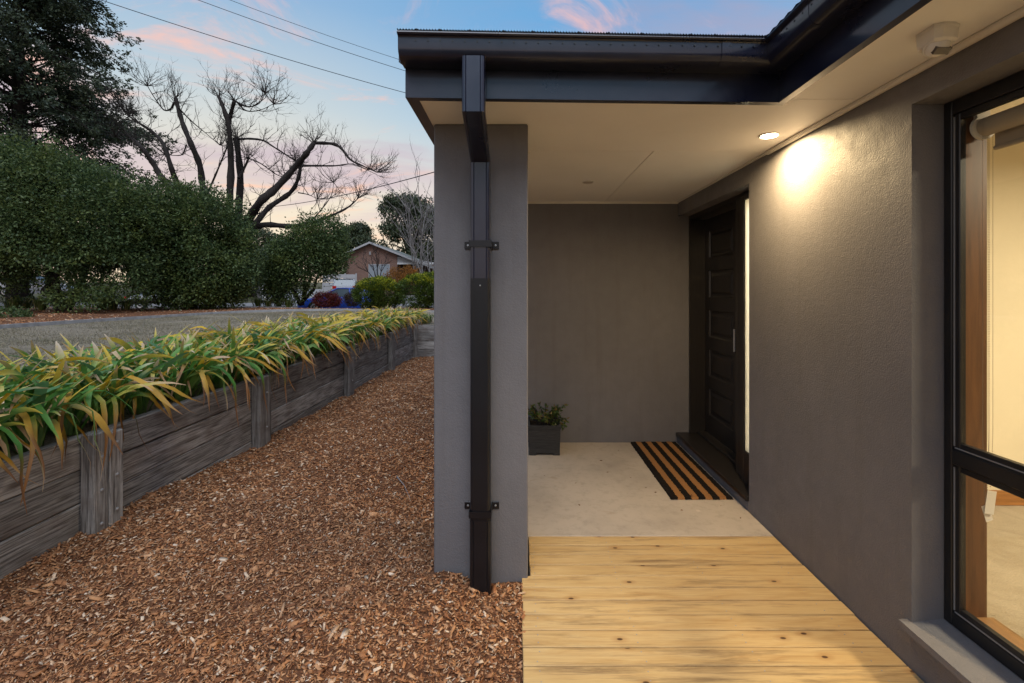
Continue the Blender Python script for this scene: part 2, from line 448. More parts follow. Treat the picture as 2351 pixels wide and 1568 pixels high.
def carpet():
    k = NM('beige_carpet', .95, .1); v = k.co(); a = k.noise(v, 3.5, 4, .6, .8); b = k.noise(v, 120, 4, .7)
    c = k.ramp(a, [(.35, (.34, .28, .20)), (.6, (.48, .41, .31))]); k.color(k.mix(k.ramp(b, [(.3, .4), (.6, 0)]), c, (.24, .19, .13))); k.bump(b, .8, .01); return k.m
M['carpet'] = carpet()
M['room_wall'] = plain('room_wall_paint', (.68, .60, .45), .7, .2, var=.05, vscale=2)
M['blind'] = plain('blind_fabric', (.36, .30, .24), .8, .2, var=.08)
M['alu'] = plain('galvanised', (.42, .42, .42), .45, .5, metal=.6)
M['bolt'] = plain('zinc_bolt', (.34, .33, .33), .5, .5, metal=.5)
M['chain'] = plain('bead_chain', (.16, .12, .09), .5, .4)
M['paper'] = plain('paper_tag', (.72, .66, .58), .8, .2)
M['sensor_lens'] = plain('sensor_lens', (.07, .055, .05), .25, .5)
M['lamp_on'] = emit('lamp_diffuser', (1, .80, .50), 22.0)
M['lamp_off'] = plain('lamp_diffuser_unlit', (.48, .42, .36), .4, .4)
def leafmat(name, cols, trans=.35, rough=.5, vcol=False):
    k = NM(name, rough, .3)
    if vcol:
        a = k.n('ShaderNodeVertexColor'); a.layer_name = 'Col'; c = a.outputs[0]
        f = k.noise(k.co(), 55, 4, .6); c = k.mix(k.ramp(f, [(.4, 0), (.7, .3)]), c, k.mix(1.0, c, (.8, .7, .55), 'MULTIPLY'))
    else:
        c = k.ramp(k.island(), [(i / (len(cols) - 1), q) for i, q in enumerate(cols)])
        f = k.noise(k.co(), .9, 3, .6); c = k.mix(k.ramp(f, [(.42, 0), (.66, .75)]), c, k.mix(1.0, c, (1.45, 1.2, .75), 'MULTIPLY'))
    k.color(c); tl = k.n('ShaderNodeBsdfTranslucent')
    k.l(c, tl.inputs[0]); mx = k.n('ShaderNodeMixShader'); mx.inputs[0].default_value = trans
    k.l(k.b.outputs[0], mx.inputs[1]); k.l(tl.outputs[0], mx.inputs[2]); k.l(mx.outputs[0], k.t.nodes['Material Output'].inputs[0]); return k.m
M['strap'] = leafmat('strap_leaf', None, .3, .45, True)
M['pitto'] = leafmat('hedge_leaf', [(.022, .042, .016), (.045, .08, .028), (.075, .122, .042), (.14, .19, .07), (.055, .09, .036)])
M['conifer'] = leafmat('conifer_spray', [(.020, .032, .022), (.035, .055, .032), (.055, .078, .042), (.035, .05, .035)], .15)
M['gold'] = leafmat('golden_foliage', [(.20, .25, .02), (.36, .38, .03), (.50, .46, .04)])  # yellow for the crown tops, painted as if lit from above
M['gold_side'] = leafmat('golden_shrub_side', [(.035, .06, .012), (.06, .10, .016), (.10, .15, .02)])  # darker green painted in for the shaded sides of the same shrubs
M['redleaf'] = leafmat('red_foliage', [(.04, .008, .008), (.10, .015, .014), (.17, .03, .022), (.05, .02, .012)])
M['darkred'] = leafmat('dark_foliage', [(.03, .015, .012), (.06, .03, .02), (.045, .05, .02)])
M['bronze'] = leafmat('bronze_foliage', [(.16, .065, .015), (.26, .11, .02), (.33, .16, .04)])
M['gum'] = leafmat('gum_leaf', [(.025, .04, .02), (.05, .07, .035), (.075, .09, .05)], .2)
M['pot_leaf'] = leafmat('pot_plant_leaf', [(.02, .045, .012), (.05, .095, .025), (.10, .14, .035), (.16, .09, .03)], .25, .35)
M['tuft'] = leafmat('tuft_leaf', [(.06, .11, .03), (.14, .20, .06), (.32, .30, .15)], .25)
def bark(name, c):
    k = NM(name, .9, .15); f = k.noise(k.co((6, 6, 1.5)), 3, 6, .7); k.color(k.ramp(f, [(.3, tuple(x * .5 for x in c)), (.7, tuple(x * 1.3 for x in c))])); k.bump(f, .6, .03); return k.m
M['bark'] = bark('dark_bark', (.036, .030, .027)); M['bark_pale'] = bark('pale_bark', (.25, .23, .22)); M['bark_gum'] = bark('gum_bark', (.14, .11, .09))
def brick():
    k = NM('brick_wall', .85, .2); tx = k.n('ShaderNodeTexBrick'); tx.inputs['Color1'].default_value = (.25, .125, .088, 1); tx.inputs['Color2'].default_value = (.19, .095, .07, 1)
    tx.inputs['Mortar'].default_value = (.26, .21, .18, 1); tx.inputs['Scale'].default_value = 1; tx.inputs['Brick Width'].default_value = .24; tx.inputs['Row Height'].default_value = .086; tx.inputs['Mortar Size'].default_value = .010
    k.l(k.co((1, 1, 1), 0, (R(90), 0, 0)), tx.inputs['Vector']); k.color(tx.outputs[0]); return k.m
M['brick'] = brick()
M['roof_tile'] = plain('roof_tiles', (.13, .14, .125), .85, .2, var=.3, vscale=2, bump=.5, bscale=8)
M['house_trim'] = plain('far_house_trim', (.42, .41, .41), .6, .2)
M['edging'] = plain('edging_timber', (.31, .305, .30), .8, .2, var=.25)
M['fence_grey'] = plain('grey_fence', (.21, .20, .20), .8, .2, var=.2)
M['window_dark'] = plain('far_window_glass', (.30, .33, .36), .1, .6)
M['curtain'] = plain('far_curtain', (.45, .43, .40), .8, .2)
def paint(name, c, coat=.6):
    k = NM(name, .3, .5); k.color(c); k.b.inputs['Coat Weight'].default_value = coat; k.b.inputs['Coat Roughness'].default_value = .08; return k.m
M['car_blue'] = paint('blue_car_paint', (.02, .085, .48)); M['car_silver'] = paint('silver_car_paint', (.42, .43, .45)); M['car_white'] = paint('white_car_paint', (.62, .64, .68)); M['car_black'] = paint('black_car_paint', (.015, .015, .018))
M['car_glass'] = plain('car_glass', (.10, .13, .15), .05, .8)
M['tyre'] = plain('tyre_rubber', (.015, .015, .015), .85, .2); M['rim'] = plain('alloy_rim', (.45, .46, .48), .3, .5, metal=.7)
M['headlight'] = plain('headlight_lens', (.72, .76, .80), .15, .6); M['taillight'] = plain('tail_light_lens', (.45, .012, .012), .2, .5)
M['bin'] = plain('black_bin_plastic', (.012, .013, .016), .5, .4)
M['wire'] = plain('cable_sheath', (.02, .024, .034), .6, .3)
M['dead_leaf'] = plain('dead_leaf', (.16, .085, .04), .85, .2, var=.5, vscale=9)
# ================================================================== SETTING: ground, street, lawn, beds
def interp(x, xs, ys): return np.interp(x, xs, ys)
def gz(y): return interp(y, [-2000, 22.2, 23.6, 24.6, 30, 33, 45, 60, 110, 300, 2000], [-.55, -.55, .08, .1, .2, .55, 1.35, 2.1, 3.2, 5, 9])
def grid(xs, ys, zf):
    xs = np.asarray(xs, float); ys = np.asarray(ys, float)
    X, Y = np.meshgrid(xs, ys, indexing='ij'); Z = zf(X, Y)
    V = np.stack([X.ravel(), Y.ravel(), Z.ravel()], 1); n = len(ys)
    i, j = np.meshgrid(np.arange(len(xs) - 1), np.arange(n - 1), indexing='ij'); a = (i * n + j).ravel()
    return V, np.stack([a, a + n, a + n + 1, a + 1], 1)
V, F = grid(np.concatenate([[-2000, -400], np.linspace(-120, 120, 25), [400, 2000]]),
            [-2000, -200, -30, 0, 22.2, 23.6, 24.6, 30, 33, 38, 45, 60, 110, 300, 2000], lambda x, y: gz(y))
struct(mk_np('ground', V, F, M['ground']))
V, F = grid(np.linspace(-160, 160, 33), [24.7, 26.5, 28.5, 30.2], lambda x, y: gz(y) + .012)
struct(mk_np('street', V, F, M['asphalt']))
V, F = grid(np.linspace(-160, 160, 17), [30.45, 31.8], lambda x, y: gz(y) + .13)
struct(mk_np('footpath', V, F, M['path']))
k_ = MB()
for y0, y1 in ((24.45, 24.7), (30.2, 30.45)):
    k_.box(-160, 160, y0, y1, gz(y0) - .1, gz(y0) + .14)
struct(k_.build('kerb', M['path']))
def drive(name, pts, mat):
    V = [(x, y, gz(y) + .15) for x, y in pts]; n = len(pts) // 2
    return struct(mk(name, V, [(i, i + 1, 2 * n - 2 - i, 2 * n - 1 - i) for i in range(n - 1)], mat))
drive('driveway', [(-16.2, 30.3), (-18.2, 34), (-20.5, 40), (-22.5, 45), (-18.8, 45), (-17, 40), (-14.9, 34), (-12.6, 30.3)], M['path'])
drive('driveway', [(-10.8, 30.3), (-10.6, 34), (-10.4, 37.5), (-6.5, 37.5), (-6.8, 34), (-7, 30.3)], M['path'])

LAWN_Z = .60
def lz(x, y):
    drop = interp(y, [-100, 20.6, 23.4, 24.5], [0, 0, .42, .5])
    return LAWN_Z - drop + .03 * np.sin(x * .7 + 1) * np.sin(y * .5)
V1, F1 = grid(np.concatenate([[-60, -40], np.linspace(-30, -2.66, 36)]), np.concatenate([[-12], np.linspace(-6, 24.46, 50)]), lz)
V2, F2 = grid(np.linspace(-2.66, 14, 16), np.linspace(11.2, 24.46, 22), lz)
struct(mk_np('lawn', np.concatenate([V1, V2]), np.concatenate([F1, F2 + len(V1)]), M['lawn']))

# far mulch bed under the hedge with its timber edging
EDGE = [(-11.0, 2.0), (-11.3, 7.0), (-11.4, 10.0), (-11.45, 11.6), (-11.4, 14.0), (-10.9, 16.6), (-9.6, 18.1), (-7.8, 18.7), (-6.0, 18.5), (-4.4, 17.9), (-2.5, 17.6), (2, 17.5), (9, 17.5)]
def smooth_poly(P, n=6):
    P = [Vector((p[0], p[1], 0)) for p in P]; o = []
    for i in range(len(P) - 1):
        a, b, c, d = P[max(i - 1, 0)], P[i], P[i + 1], P[min(i + 2, len(P) - 1)]
        for k in range(n):
            t = k / n
            o.append(.5 * ((2 * b) + (c - a) * t + (2 * a - 5 * b + 4 * c - d) * t * t + (3 * b - a - 3 * c + d) * t ** 3))
    return o + [P[-1]]
edge = smooth_poly(EDGE)
V = []; F = []; nn = 14
for i, p in enumerate(edge):
    far = Vector((-58, 2.0 + (24.4 - 2) * min(1, i / 30), 0)) if p.x < -10.95 and i < 24 else Vector((p.x * 1.02 - (3 if p.x < -9 else 0), 24.42, 0))
    for k in range(nn):
        q = p.lerp(far, (k / (nn - 1)) ** 1.4); V.append((q.x, q.y, float(lz(q.x, q.y)) + .035 + .03 * min(1, k) * (.5 + .5 * math.sin(q.x * 3.1) * math.sin(q.y * 2.7))))
for i in range(len(edge) - 1):
    for k in range(nn - 1): F.append((i * nn + k, (i + 1) * nn + k, (i + 1) * nn + k + 1, i * nn + k + 1))
struct(mk('mulch_bed', V, F, M['mulchbed'], None, True))
m = MB()
def off(i, d):
    t = (edge[min(i + 1, len(edge) - 1)] - edge[max(i - 1, 0)]).normalized(); return edge[i] + Vector((t.y, -t.x, 0)) * d
V = []; F = []
for i in range(len(edge)):
    for d, z in ((-.035, -.1), (-.035, .085), (.035, .085), (.035, -.1)):
        q = off(i, d); V.append((q.x, q.y, float(lz(q.x, q.y)) + z))
for i in range(len(edge) - 1):
    for k in range(3): F.append((i * 4 + k, i * 4 + k + 1, i * 4 + 5 + k, i * 4 + 4 + k))
struct(mk('garden_edging', V, F, M['edging']))

# short dry grass on the lawn
def blades(name, n, pick, h, wd, mat, **k):
    P = pick(n); n = len(P); a = RNG.uniform(0, 6.283, n); H = RNG.uniform(.5, 1, n) * h; W = RNG.uniform(.6, 1, n) * wd
    dx, dy = np.cos(a) * W, np.sin(a) * W; lean = RNG.normal(0, .6, (n, 2)) * H[:, None]
    A = P + np.stack([-dx, -dy, 0 * a], 1); B = P + np.stack([dx, dy, 0 * a], 1); T = P + np.stack([lean[:, 0], lean[:, 1], H], 1)
    V = np.stack([A, B, T], 1).reshape(-1, 3)
    return mk_np(name, V, np.arange(3 * n).reshape(-1, 3), mat, **k)
def pick_lawn(n):
    x = RNG.uniform(-11.3, -3.3, n); y = 2.6 + 16 * RNG.random(n) ** 1.25
    d = np.sin(x * 2.1 + np.sin(y * 1.3) * 2) + np.sin(y * 2.7 + x) + RNG.normal(0, 1, n); ok = (d > -.7) & ((y < 16.5) | (x > -10.8 + (y - 16.5) * 1.7)) & (y < 18.6)
    x, y = x[ok], y[ok]; return np.stack([x, y, lz(x, y) - .003], 1)
tag(blades('lawn_grass', 110000, pick_lawn, .042, .006, M['blade']), 'short dry grey brown grass of the lawn', 'grass', kind='stuff')

# foreground wood chip mulch
def mz(x, y):
    x = np.asarray(x, float); y = np.asarray(y, float)
    z = interp(y, [-5, 1.5, 2.6, 4.5, 7, 11, 12], [-.03, -.02, -.025, -.055, -.085, -.165, -.17])
    z = z + .085 * np.exp(-((y - 2.95) / .7) ** 2) * np.clip((-x - 1.4) / 1.1, 0, 1)
    z = z + .05 * np.exp(-((x + .36) / .13) ** 2 - ((y - 2.28) / .16) ** 2) + .025 * np.exp(-((x + .02) / .1) ** 2 - ((y - 2.2) / .2) ** 2)
    z = z + .016 * np.sin(x * 4.1 + y * 1.7) * np.sin(y * 3.1 - x) + .009 * np.sin(x * 9.3) * np.sin(y * 8.1 + 1) + .006 * np.sin(x * 21 + y * 7) * np.sin(y * 19)
    return z - .25 * np.clip((x - .02) / .06, 0, 1)
V, F = grid(np.linspace(-2.66, 1.56, 140), np.linspace(-2, 11.2, 260), mz)
struct(mk_np('mulch_ground', V, F, M['mulchbed'], smooth=True))
def chip_mesh(x, y, z, size, flat=.35):
    n = len(x)
    L = size * RNG.lognormal(0, .38, n); W = L * RNG.uniform(.16, .46, n); H = W * RNG.uniform(.12, .3, n)
    az = RNG.uniform(0, 6.283, n); ti = RNG.normal(0, flat, n); ro = RNG.normal(0, flat * 1.1, n)
    ca, sa, ct, st, cr, sr = np.cos(az), np.sin(az), np.cos(ti), np.sin(ti), np.cos(ro), np.sin(ro)
    ex = np.stack([ca * ct, sa * ct, st], 1); e0 = np.stack([-sa, ca, 0 * sa], 1); up = np.cross(ex, e0)
    ey = e0 * cr[:, None] + up * sr[:, None]; ez = np.cross(ex, ey)
    c = np.stack([x, y, z + H], 1); V = np.empty((n, 8, 3))
    for q, (i, j, k) in enumerate([(i, j, k) for i in (-1, 1) for j in (-1, 1) for k in (-1, 1)]):
        tp = RNG.uniform(.45, 1, n) * i; tj = RNG.uniform(.55, 1, n) * j
        V[:, q] = c + ex * (tp * L)[:, None] + ey * (tj * W)[:, None] + ez * (k * H)[:, None]
    f = np.array([(0, 1, 3, 2), (4, 6, 7, 5), (0, 4, 5, 1), (2, 3, 7, 6), (1, 5, 7, 3)])
    return V.reshape(-1, 3), (np.arange(n)[:, None, None] * 8 + f[None]).reshape(-1, 4)
parts = []
def scatter(n, x0, x1, y0, y1, size):
    x = RNG.uniform(x0, x1, n); y = RNG.uniform(y0, y1, n)
    ok = ~((x > -.46) & (y > 2.32)) & ~((x > .015))
    x, y = x[ok], y[ok]; parts.append(chip_mesh(x, y, mz(x, y) + RNG.uniform(-.004, .012, len(x)), size))
scatter(52000, -2.6, .02, 1.2, 3.4, .0100); scatter(24000, -2.6, .02, 1.2, 2.8, .0052); scatter(26000, -2.6, -.1, 3.4, 5.6, .011); scatter(16000, -2.6, -.4, 5.6, 8.2, .014); scatter(9000, -2.6, -.4, 8.2, 11.1, .017)
scatter(6000, -2.6, .02, .3, 1.2, .0115); scatter(1800, -2.6, .0, 1.3, 4.0, .0145)
o = 0; VV = []; FF = []
for v, f in parts: VV.append(v); FF.append(f + o); o += len(v)
tag(mk_np('wood_chip_mulch', np.concatenate(VV), np.concatenate(FF), M['chips']), 'reddish brown wood chip mulch covering the ground beside the porch', 'mulch', kind='stuff')
x = RNG.uniform(-22, -4, 26000); y = RNG.uniform(9, 23, 26000)
ok = ((x < -11.5) & (y < 15.5)) | ((y > 18.9) & (x > -9)) | ((y > 16.6) & (x < -11)) | ((y > 18.4) & (x < -9)); x, y = x[ok], y[ok]
v, f = chip_mesh(x, y, lz(x, y) + .05, .03)
tag(mk_np('bark_chips', v, f, M['chips']), 'bark chips spread in the bed under the tall hedge', 'mulch', kind='stuff')

# ================================================================== THE HOUSE
SOF = 2.33; YA, YB, XB = 2.005, 2.058, 1.172; WX = 1.53; BY = 4.41
house = empty('house', (.8, 3.5, 0), 'dark grey rendered house with covered entry porch', 'house')
# rendered walls
m = MB()
m.box(WX, 1.755, 1.778, 3.04, -.4, 2.62); m.box(1.7551, 1.80, 2.93, 3.04, -.4, 2.62)                      # pier between window and door
m.box(WX, 1.755, -2.2, 1.777, 2.203, 2.62)                    # over the window
m.box(WX, 1.755, -2.2, 1.777, -.4, .178)                      # under the window
m.box(WX, 1.80, 3.041, BY, 2.19, 2.62)                       # over the door
m.box(WX + .012, 1.80, 3.041, BY, -.4, .052)                 # under the sill
m.build('side_wall', M['render'], house)
m = MB(); m.box(-.5, 1.66, BY, BY + .24, -.4, 2.62); m.build('porch_back_wall', M['render'], house)
m = MB(); m.box(-.5, -.26, BY + .241, 10.5, -.4, 2.62); m.box(-.259, 9, 10.26, 10.5, -.4, 2.62); m.box(8.76, 9, -2.2, 10.259, -.4, 2.62); m.build('outer_wall', M['render'], house)
m = MB(); m.cbox(-.442, .041, 2.335, 2.80, -.4, SOF - .001, .006); m.build('pillar', M['render'], house, .6)
m = MB(); m.box(1.79, 9, -2.2, -2.0, -.4, 2.62); m.build('outer_wall', M['render'], house)
# soffit sheets
def panel(x0, x1, y0, y1): MB().box(x0, x1, y0, y1, SOF, SOF + .012).build('soffit_sheet', M['soffit'], house)
mk('soffit_sheet', [(x, y, z) for z in (SOF, SOF + .012) for x, y in ((-.46, YA + .025), (XB, YB + .025), (1.19, YB + .025), (1.19, 2.035), (WX, 2.035), (WX, 2.793), (-.46, 2.793))], [(0, 1, 2, 3, 4, 5, 6), (13, 12, 11, 10, 9, 8, 7)] + [(i, (i + 1) % 7, 7 + (i + 1) % 7, 7 + i) for i in range(7)], M['soffit'], house); panel(-.46, .818, 2.797, BY); panel(.823, WX, 2.797, BY); panel(1.19, WX, -.35, 2.031); panel(1.19, WX, -2.2, -.354)
m = MB(); m.box(-.46, WX, 2.10, BY, SOF + .013, SOF + .03); m.box(1.21, WX, -2.2, 2.099, SOF + .013, SOF + .03); m.build('soffit_framing', M['cream'], house)
m = MB(); m.tube([(WX - .011, -2.2, SOF - .011), (WX - .011, 2.79, SOF - .011)], .0145, 12); m.build('eave_bead', M['cream'], house, .8)
m = MB(); m.box(WX - .014, WX - .001, 2.80, BY - .014, SOF - .014, SOF - .0005); m.box(.042, WX - .001, BY - .014, BY - .0005, SOF - .02, SOF - .0005); m.build('eave_trim', M['cream'], house)
MB().box(.041, .06, 2.80, 2.815, SOF - .01, SOF - .001).build('joint_strip', M['cream'], house)
# fascia and gutter: front run then the run over the window
P_ = [lambda d: (-.505, YA - d), lambda d: (XB - d, YB - d), lambda d: (XB - d, -2.2)]
m = MB(); m.sweep(P_, [(0, 2.326), (0, 2.50), (-.012, 2.50), (-.012, 2.338), (-.034, 2.338), (-.034, 2.326)]); m.build('fascia', M['steel'], house)
m = MB(); m.box(-.505, -.452, YA + .012, 10.6, 2.3265, 2.50); m.build('barge_board', M['steel'], house)
GP = [(.001, 2.452), (.055, 2.4505), (.078, 2.452), (.098, 2.459), (.108, 2.472), (.112, 2.487), (.113, 2.531), (.117, 2.5345), (.127, 2.5365), (.1315, 2.542), (.129, 2.5485), (.120, 2.5495)]
inner = [(d - .003 if d > .01 else d, z + .003) for d, z in GP[::-1]]
gut = MB(); gut.sweep(P_, GP + inner); gut = gut.build('gutter', M['steel'], house, R(24))
MB().sweep([lambda d: (-.508, YA - d), lambda d: (-.5055, YA - d)], GP[:11] + [(.1, 2.545), (.001, 2.52)]).build('end_cap', M['steel'], gut)
def frontY(x): return YA + (YB - YA) * (x + .505) / (XB + .505)
m = MB()
for i in range(29):
    x = -.435 + i * .0512
    if x > 1.0: break
    m.lathe([(.0042, 0), (.0042, .001)], (x, frontY(x) - .1145, 2.5165), 8, 'Y')
for i in range(12):
    y = 1.86 - i * .0512; m.lathe([(.0042, 0), (.0042, .001)], (XB - .1145, y, 2.5165), 8, 'X')
m.build('overflow_holes', M['black'], gut)['kind'] = 'stuff'
for x, wd in ((-.375, .045), (.86, .04)):
    fn = lambda x_: (lambda d: (x_, frontY(x_) - d))
    MB().sweep([fn(x), fn(x + wd)], [(d + .0012, z - .001) for d, z in GP[1:8]] + [(d - .001, z) for d, z in GP[7:0:-1]]).build('gutter_joiner', M['steel'], gut, R(24))
y0_ = 1.70; MB().sweep([lambda d: (XB - d, y0_), lambda d: (XB - d, y0_ - .03)], [(d + .0012, z - .001) for d, z in GP[1:8]] + [(d - .001, z) for d, z in GP[7:0:-1]]).build('gutter_joiner', M['steel'], gut, R(24))
# rippled gutter guard and its screws
V = []; F = []; n = 520
for i in range(n):
    x = -.508 + i * (XB - .118 + .508) / (n - 1); z = 2.553 + .0035 * math.sin(i * math.pi / 2)
    y = frontY(x) - .131
    V += [(x, y, z), (x, y + .18, z + .035)]
    if i: F.append((2 * i - 2, 2 * i, 2 * i + 1, 2 * i - 1))
for i in range(300):
    y = YB - .12 - i * .013; z = 2.553 + .0035 * math.sin(i * math.pi / 2); b = len(V); V += [(XB - .131, y, z), (XB + .05, y, z + .035)]
    if i: F.append((b - 2, b, b + 1, b - 1))
mk('gutter_guard', V, F, M['mesh'], gut)
m = MB()
for i in range(13):
    x = -.43 + i * .116 + .02 * math.sin(i * 5); m.lathe([(.0055, 0), (.0055, .004), (.003, .007), (.001, .008)], (x, frontY(x) - .118, 2.556), 8)
for i in range(14):
    y = 1.80 - i * .13; m.lathe([(.0055, 0), (.0055, .004), (.003, .007), (.001, .008)], (XB - .118, y, 2.556), 8)
m.build('guard_screws', M['steel_dark'], gut)['kind'] = 'stuff'
# roof planes (corrugated sheet above the gutter line)
def roofz(d): return 2.56 + .29 * d
m = MB()
V = []; F = []
n = 60
for i in range(n + 1):
    x = -.52 + i * 8.5 / n; y0 = 1.99 + max(0, x - 1.1); rz = .006 * math.sin(i * math.pi)
    V += [(x, y0, roofz(y0 - 1.99)), (x, 10.7, roofz(10.7 - 1.99))]
    if i: F.append((2 * i - 2, 2 * i, 2 * i + 1, 2 * i - 1))
b = len(V)
for i in range(n + 1):
    y = -2.3 + i * 13 / n; x0 = 1.1 + max(0, y - 1.99); V += [(x0, y, roofz(x0 - 1.1)), (9.2, y, roofz(8.1))]
    if i: F.append((b + 2 * i - 2, b + 2 * i, b + 2 * i + 1, b + 2 * i - 1))
mk('roof', V, F, M['steel'], house)
g_ = [(1.995, 2.5005), (10.6, 2.5005), (10.6, roofz(10.6 - 1.99) - .006), (1.995, roofz(.005) - .006)]
mk('gable_infill', [(x, y, z) for x in (-.5, -.455) for y, z in g_], [(0, 1, 2, 3), (7, 6, 5, 4), (0, 4, 5, 1), (1, 5, 6, 2), (2, 6, 7, 3), (3, 7, 4, 0)], M['render'], house)
mk('gable_barge', [(x, y, roofz(y - 1.99) + dz) for x in (-.525, -.5008) for y, dz in ((1.97, -.09), (10.7, -.09), (10.7, .012), (1.97, .012))], [(0, 1, 2, 3), (7, 6, 5, 4), (0, 4, 5, 1), (1, 5, 6, 2), (2, 6, 7, 3), (3, 7, 4, 0)], M['steel'], house)
# downpipe
dp = MB()
x0, x1 = -.2435, -.1475
def ring(c, up, dpt=.07):
    """rectangular section with ribbed front edges; c = front centre (y,z), up = unit section direction (dy,dz) going back"""
    y, z = c; r = .012
    pts = [(x0, dpt), (x0, r), (x0 + r * .3, r * .3), (x0 + r, 0), (x0 + .015, .0), (x0 + .017, .0028), (x0 + .020, 0), (x1 - .020, 0), (x1 - .017, .0028), (x1 - .015, 0), (x1 - r, 0), (x1 - r * .3, r * .3), (x1, r), (x1, dpt)]
    return [(px, y + up[0] * d, z + up[1] * d) for px, d in pts]
rings = [ring((1.895, 2.455), (1, 0)), ring((1.895, 2.222), (1, .32)), ring((2.232, 2.104), (1, .32)), ring((2.232, 1.515), (1, 0))]
V = [p for r_ in rings for p in r_]; n = len(rings[0]); F = []
for i in range(3):
    for k in range(n): F.append((i * n + k, i * n + (k + 1) % n, (i + 1) * n + (k + 1) % n, (i + 1) * n + k))
pipe = mk('downpipe', V, F, M['steel'], house)
m = MB(); x0 -= .001; x1 += .001
r_ = [ring((2.231, 1.535), (1, 0), .073), ring((2.231, .335), (1, 0), .073)]
r_ = [[q for i_, q in enumerate(rr_) if i_ not in (4, 5, 6, 7, 8, 9)] for rr_ in r_]; n8 = len(r_[0])
m.add(r_[0] + r_[1], [(k, (k + 1) % n8, n8 + (k + 1) % n8, n8 + k) for k in range(n8)]); m.build('lower_pipe', M['steel_dark'], pipe)
MB().lathe([(.004, 0), (.003, .002), (.001, .0025)], ((x0 + x1) / 2, 2.231, 1.50), 8, 'Y', -1).build('rivet', M['alu'], pipe)
m = MB(); x0 -= .0025; x1 += .0025
r_ = [ring((2.229, .345), (1, 0), .075), ring((2.229, -.08), (1, 0), .075)]
m.add(r_[0] + r_[1], [(k, (k + 1) % n, n + (k + 1) % n, n + k) for k in range(n)]); m.build('lower_sleeve', M['steel_dark'], pipe)
for z in (1.705, .375):
    b_ = MB(); b_.box(x0 - .001, x1 + .001, 2.2265, 2.229, z - .016, z + .016)
    for sx in (-1, 1):
        xa = x0 - .001 if sx < 0 else x1 + .001
        b_.box(min(xa, xa + sx * .003), max(xa, xa + sx * .003), 2.2265, 2.33, z - .016, z + .016)
        b_.cbox(min(xa, xa + sx * .036), max(xa, xa + sx * .036), 2.328, 2.334, z - .019, z + .019, .002)
    bo = b_.build('pipe_bracket', M['steel_dark'], pipe)
    for sx in (-1, 1):
        xa = x0 - .001 - .018 if sx < 0 else x1 + .001 + .018
        MB().lathe([(.0058, 0), (.0052, .0025), (.002, .0035)], (xa, 2.328, z), 10, 'Y', -1).build('screw', M['alu'], bo)
# front door set in the side wall
DX = 1.78
fr = MB()
fr.box(1.636, 1.80, 4.30 + .075, BY - .001, .10, 2.19)          # hinge jamb (faces the camera)
fr.box(1.636, 1.80, 3.055, 4.374, 2.15, 2.1895)                 # head
fr.build('door_frame', M['door'], house)
m = MB(); m.cbox(1.70, 1.80, 3.44, 3.58, .10, 2.15, .004); m.cbox(1.60, 1.78, 3.258, 3.31, .10, 2.15, .004); m.box(1.63, 1.79, 3.311, 3.44, .10, 2.15); m.build('mullion', M['door'], house)
door = MB()
DY0, DY1, DZ0, DZ1 = 3.582, 4.373, .125, 2.148
rows = [(.298, .551), (.663, .927), (1.034, 1.298), (1.403, 1.673), (1.779, 2.036)]
rows = [(a, a + .253) for a in (.298, .665, 1.034, 1.405, 1.776)]
PY0, PY1 = 3.80, 4.285
dr = MB(); zs = [DZ0] + [z for r in rows for z in r] + [DZ1]
for i in range(0, len(zs), 2): dr.box(DX, DX + .035, PY0, PY1, zs[i], zs[i + 1])
dr.box(DX - .0005, DX + .035, DY0, PY0 - .0005, DZ0, DZ1); dr.box(DX - .0005, DX + .035, PY1 + .0005, DY1, DZ0, DZ1)
dro = dr.build('door', M['door'], house)
for a, b in rows:
    V = []; 
    for ins, dep in ((0, .0), (.012, .012), (.03, .014), (.055, .004)):
        V += [(DX + dep, PY0 + ins, a + ins), (DX + dep, PY1 - ins, a + ins), (DX + dep, PY1 - ins, b - ins), (DX + dep, PY0 + ins, b - ins)]
    F = [(i * 4 + k, i * 4 + (k + 1) % 4, i * 4 + 4 + (k + 1) % 4, i * 4 + 4 + k) for i in range(3) for k in range(4)] + [(12, 13, 14, 15)]
    mk('door_panel', V, F, M['door'], dro)
m = MB(); m.tube([(DX - .055, 3.66, .98), (DX - .055, 3.66, 1.16)], .009, 10); m.tube([(DX, 3.66, 1.0), (DX - .055, 3.66, 1.0)], .007, 8); m.tube([(DX, 3.66, 1.14), (DX - .055, 3.66, 1.14)], .007, 8); m.build('handle', M['alu'], dro)
MB().box(1.612, 1.618, 3.052, 3.257, .33, 2.12).build('sidelight_pane', M['frosted'], house)
m = MB(); m.cbox(1.598, 1.66, 3.045, 3.2575, .10, .329, .004); m.box(1.60, 1.66, 3.045, 3.2575, 2.121, 2.15); m.box(1.60, 1.66, 3.042, 3.0515, .33, 2.12); m.build('sidelight_frame', M['door'], house)
m = MB(); m.cbox(1.508, 1.80, 3.042, BY - .002, .062, .098, .004); m.cbox(1.70, 1.80, 3.32, 4.37, .0985, .122, .004); m.build('door_sill', M['door'], house)
MB().box(1.528, 1.54, 3.0405, BY - .0015, -.02, .0615).build('sill_riser', M['render'], house)
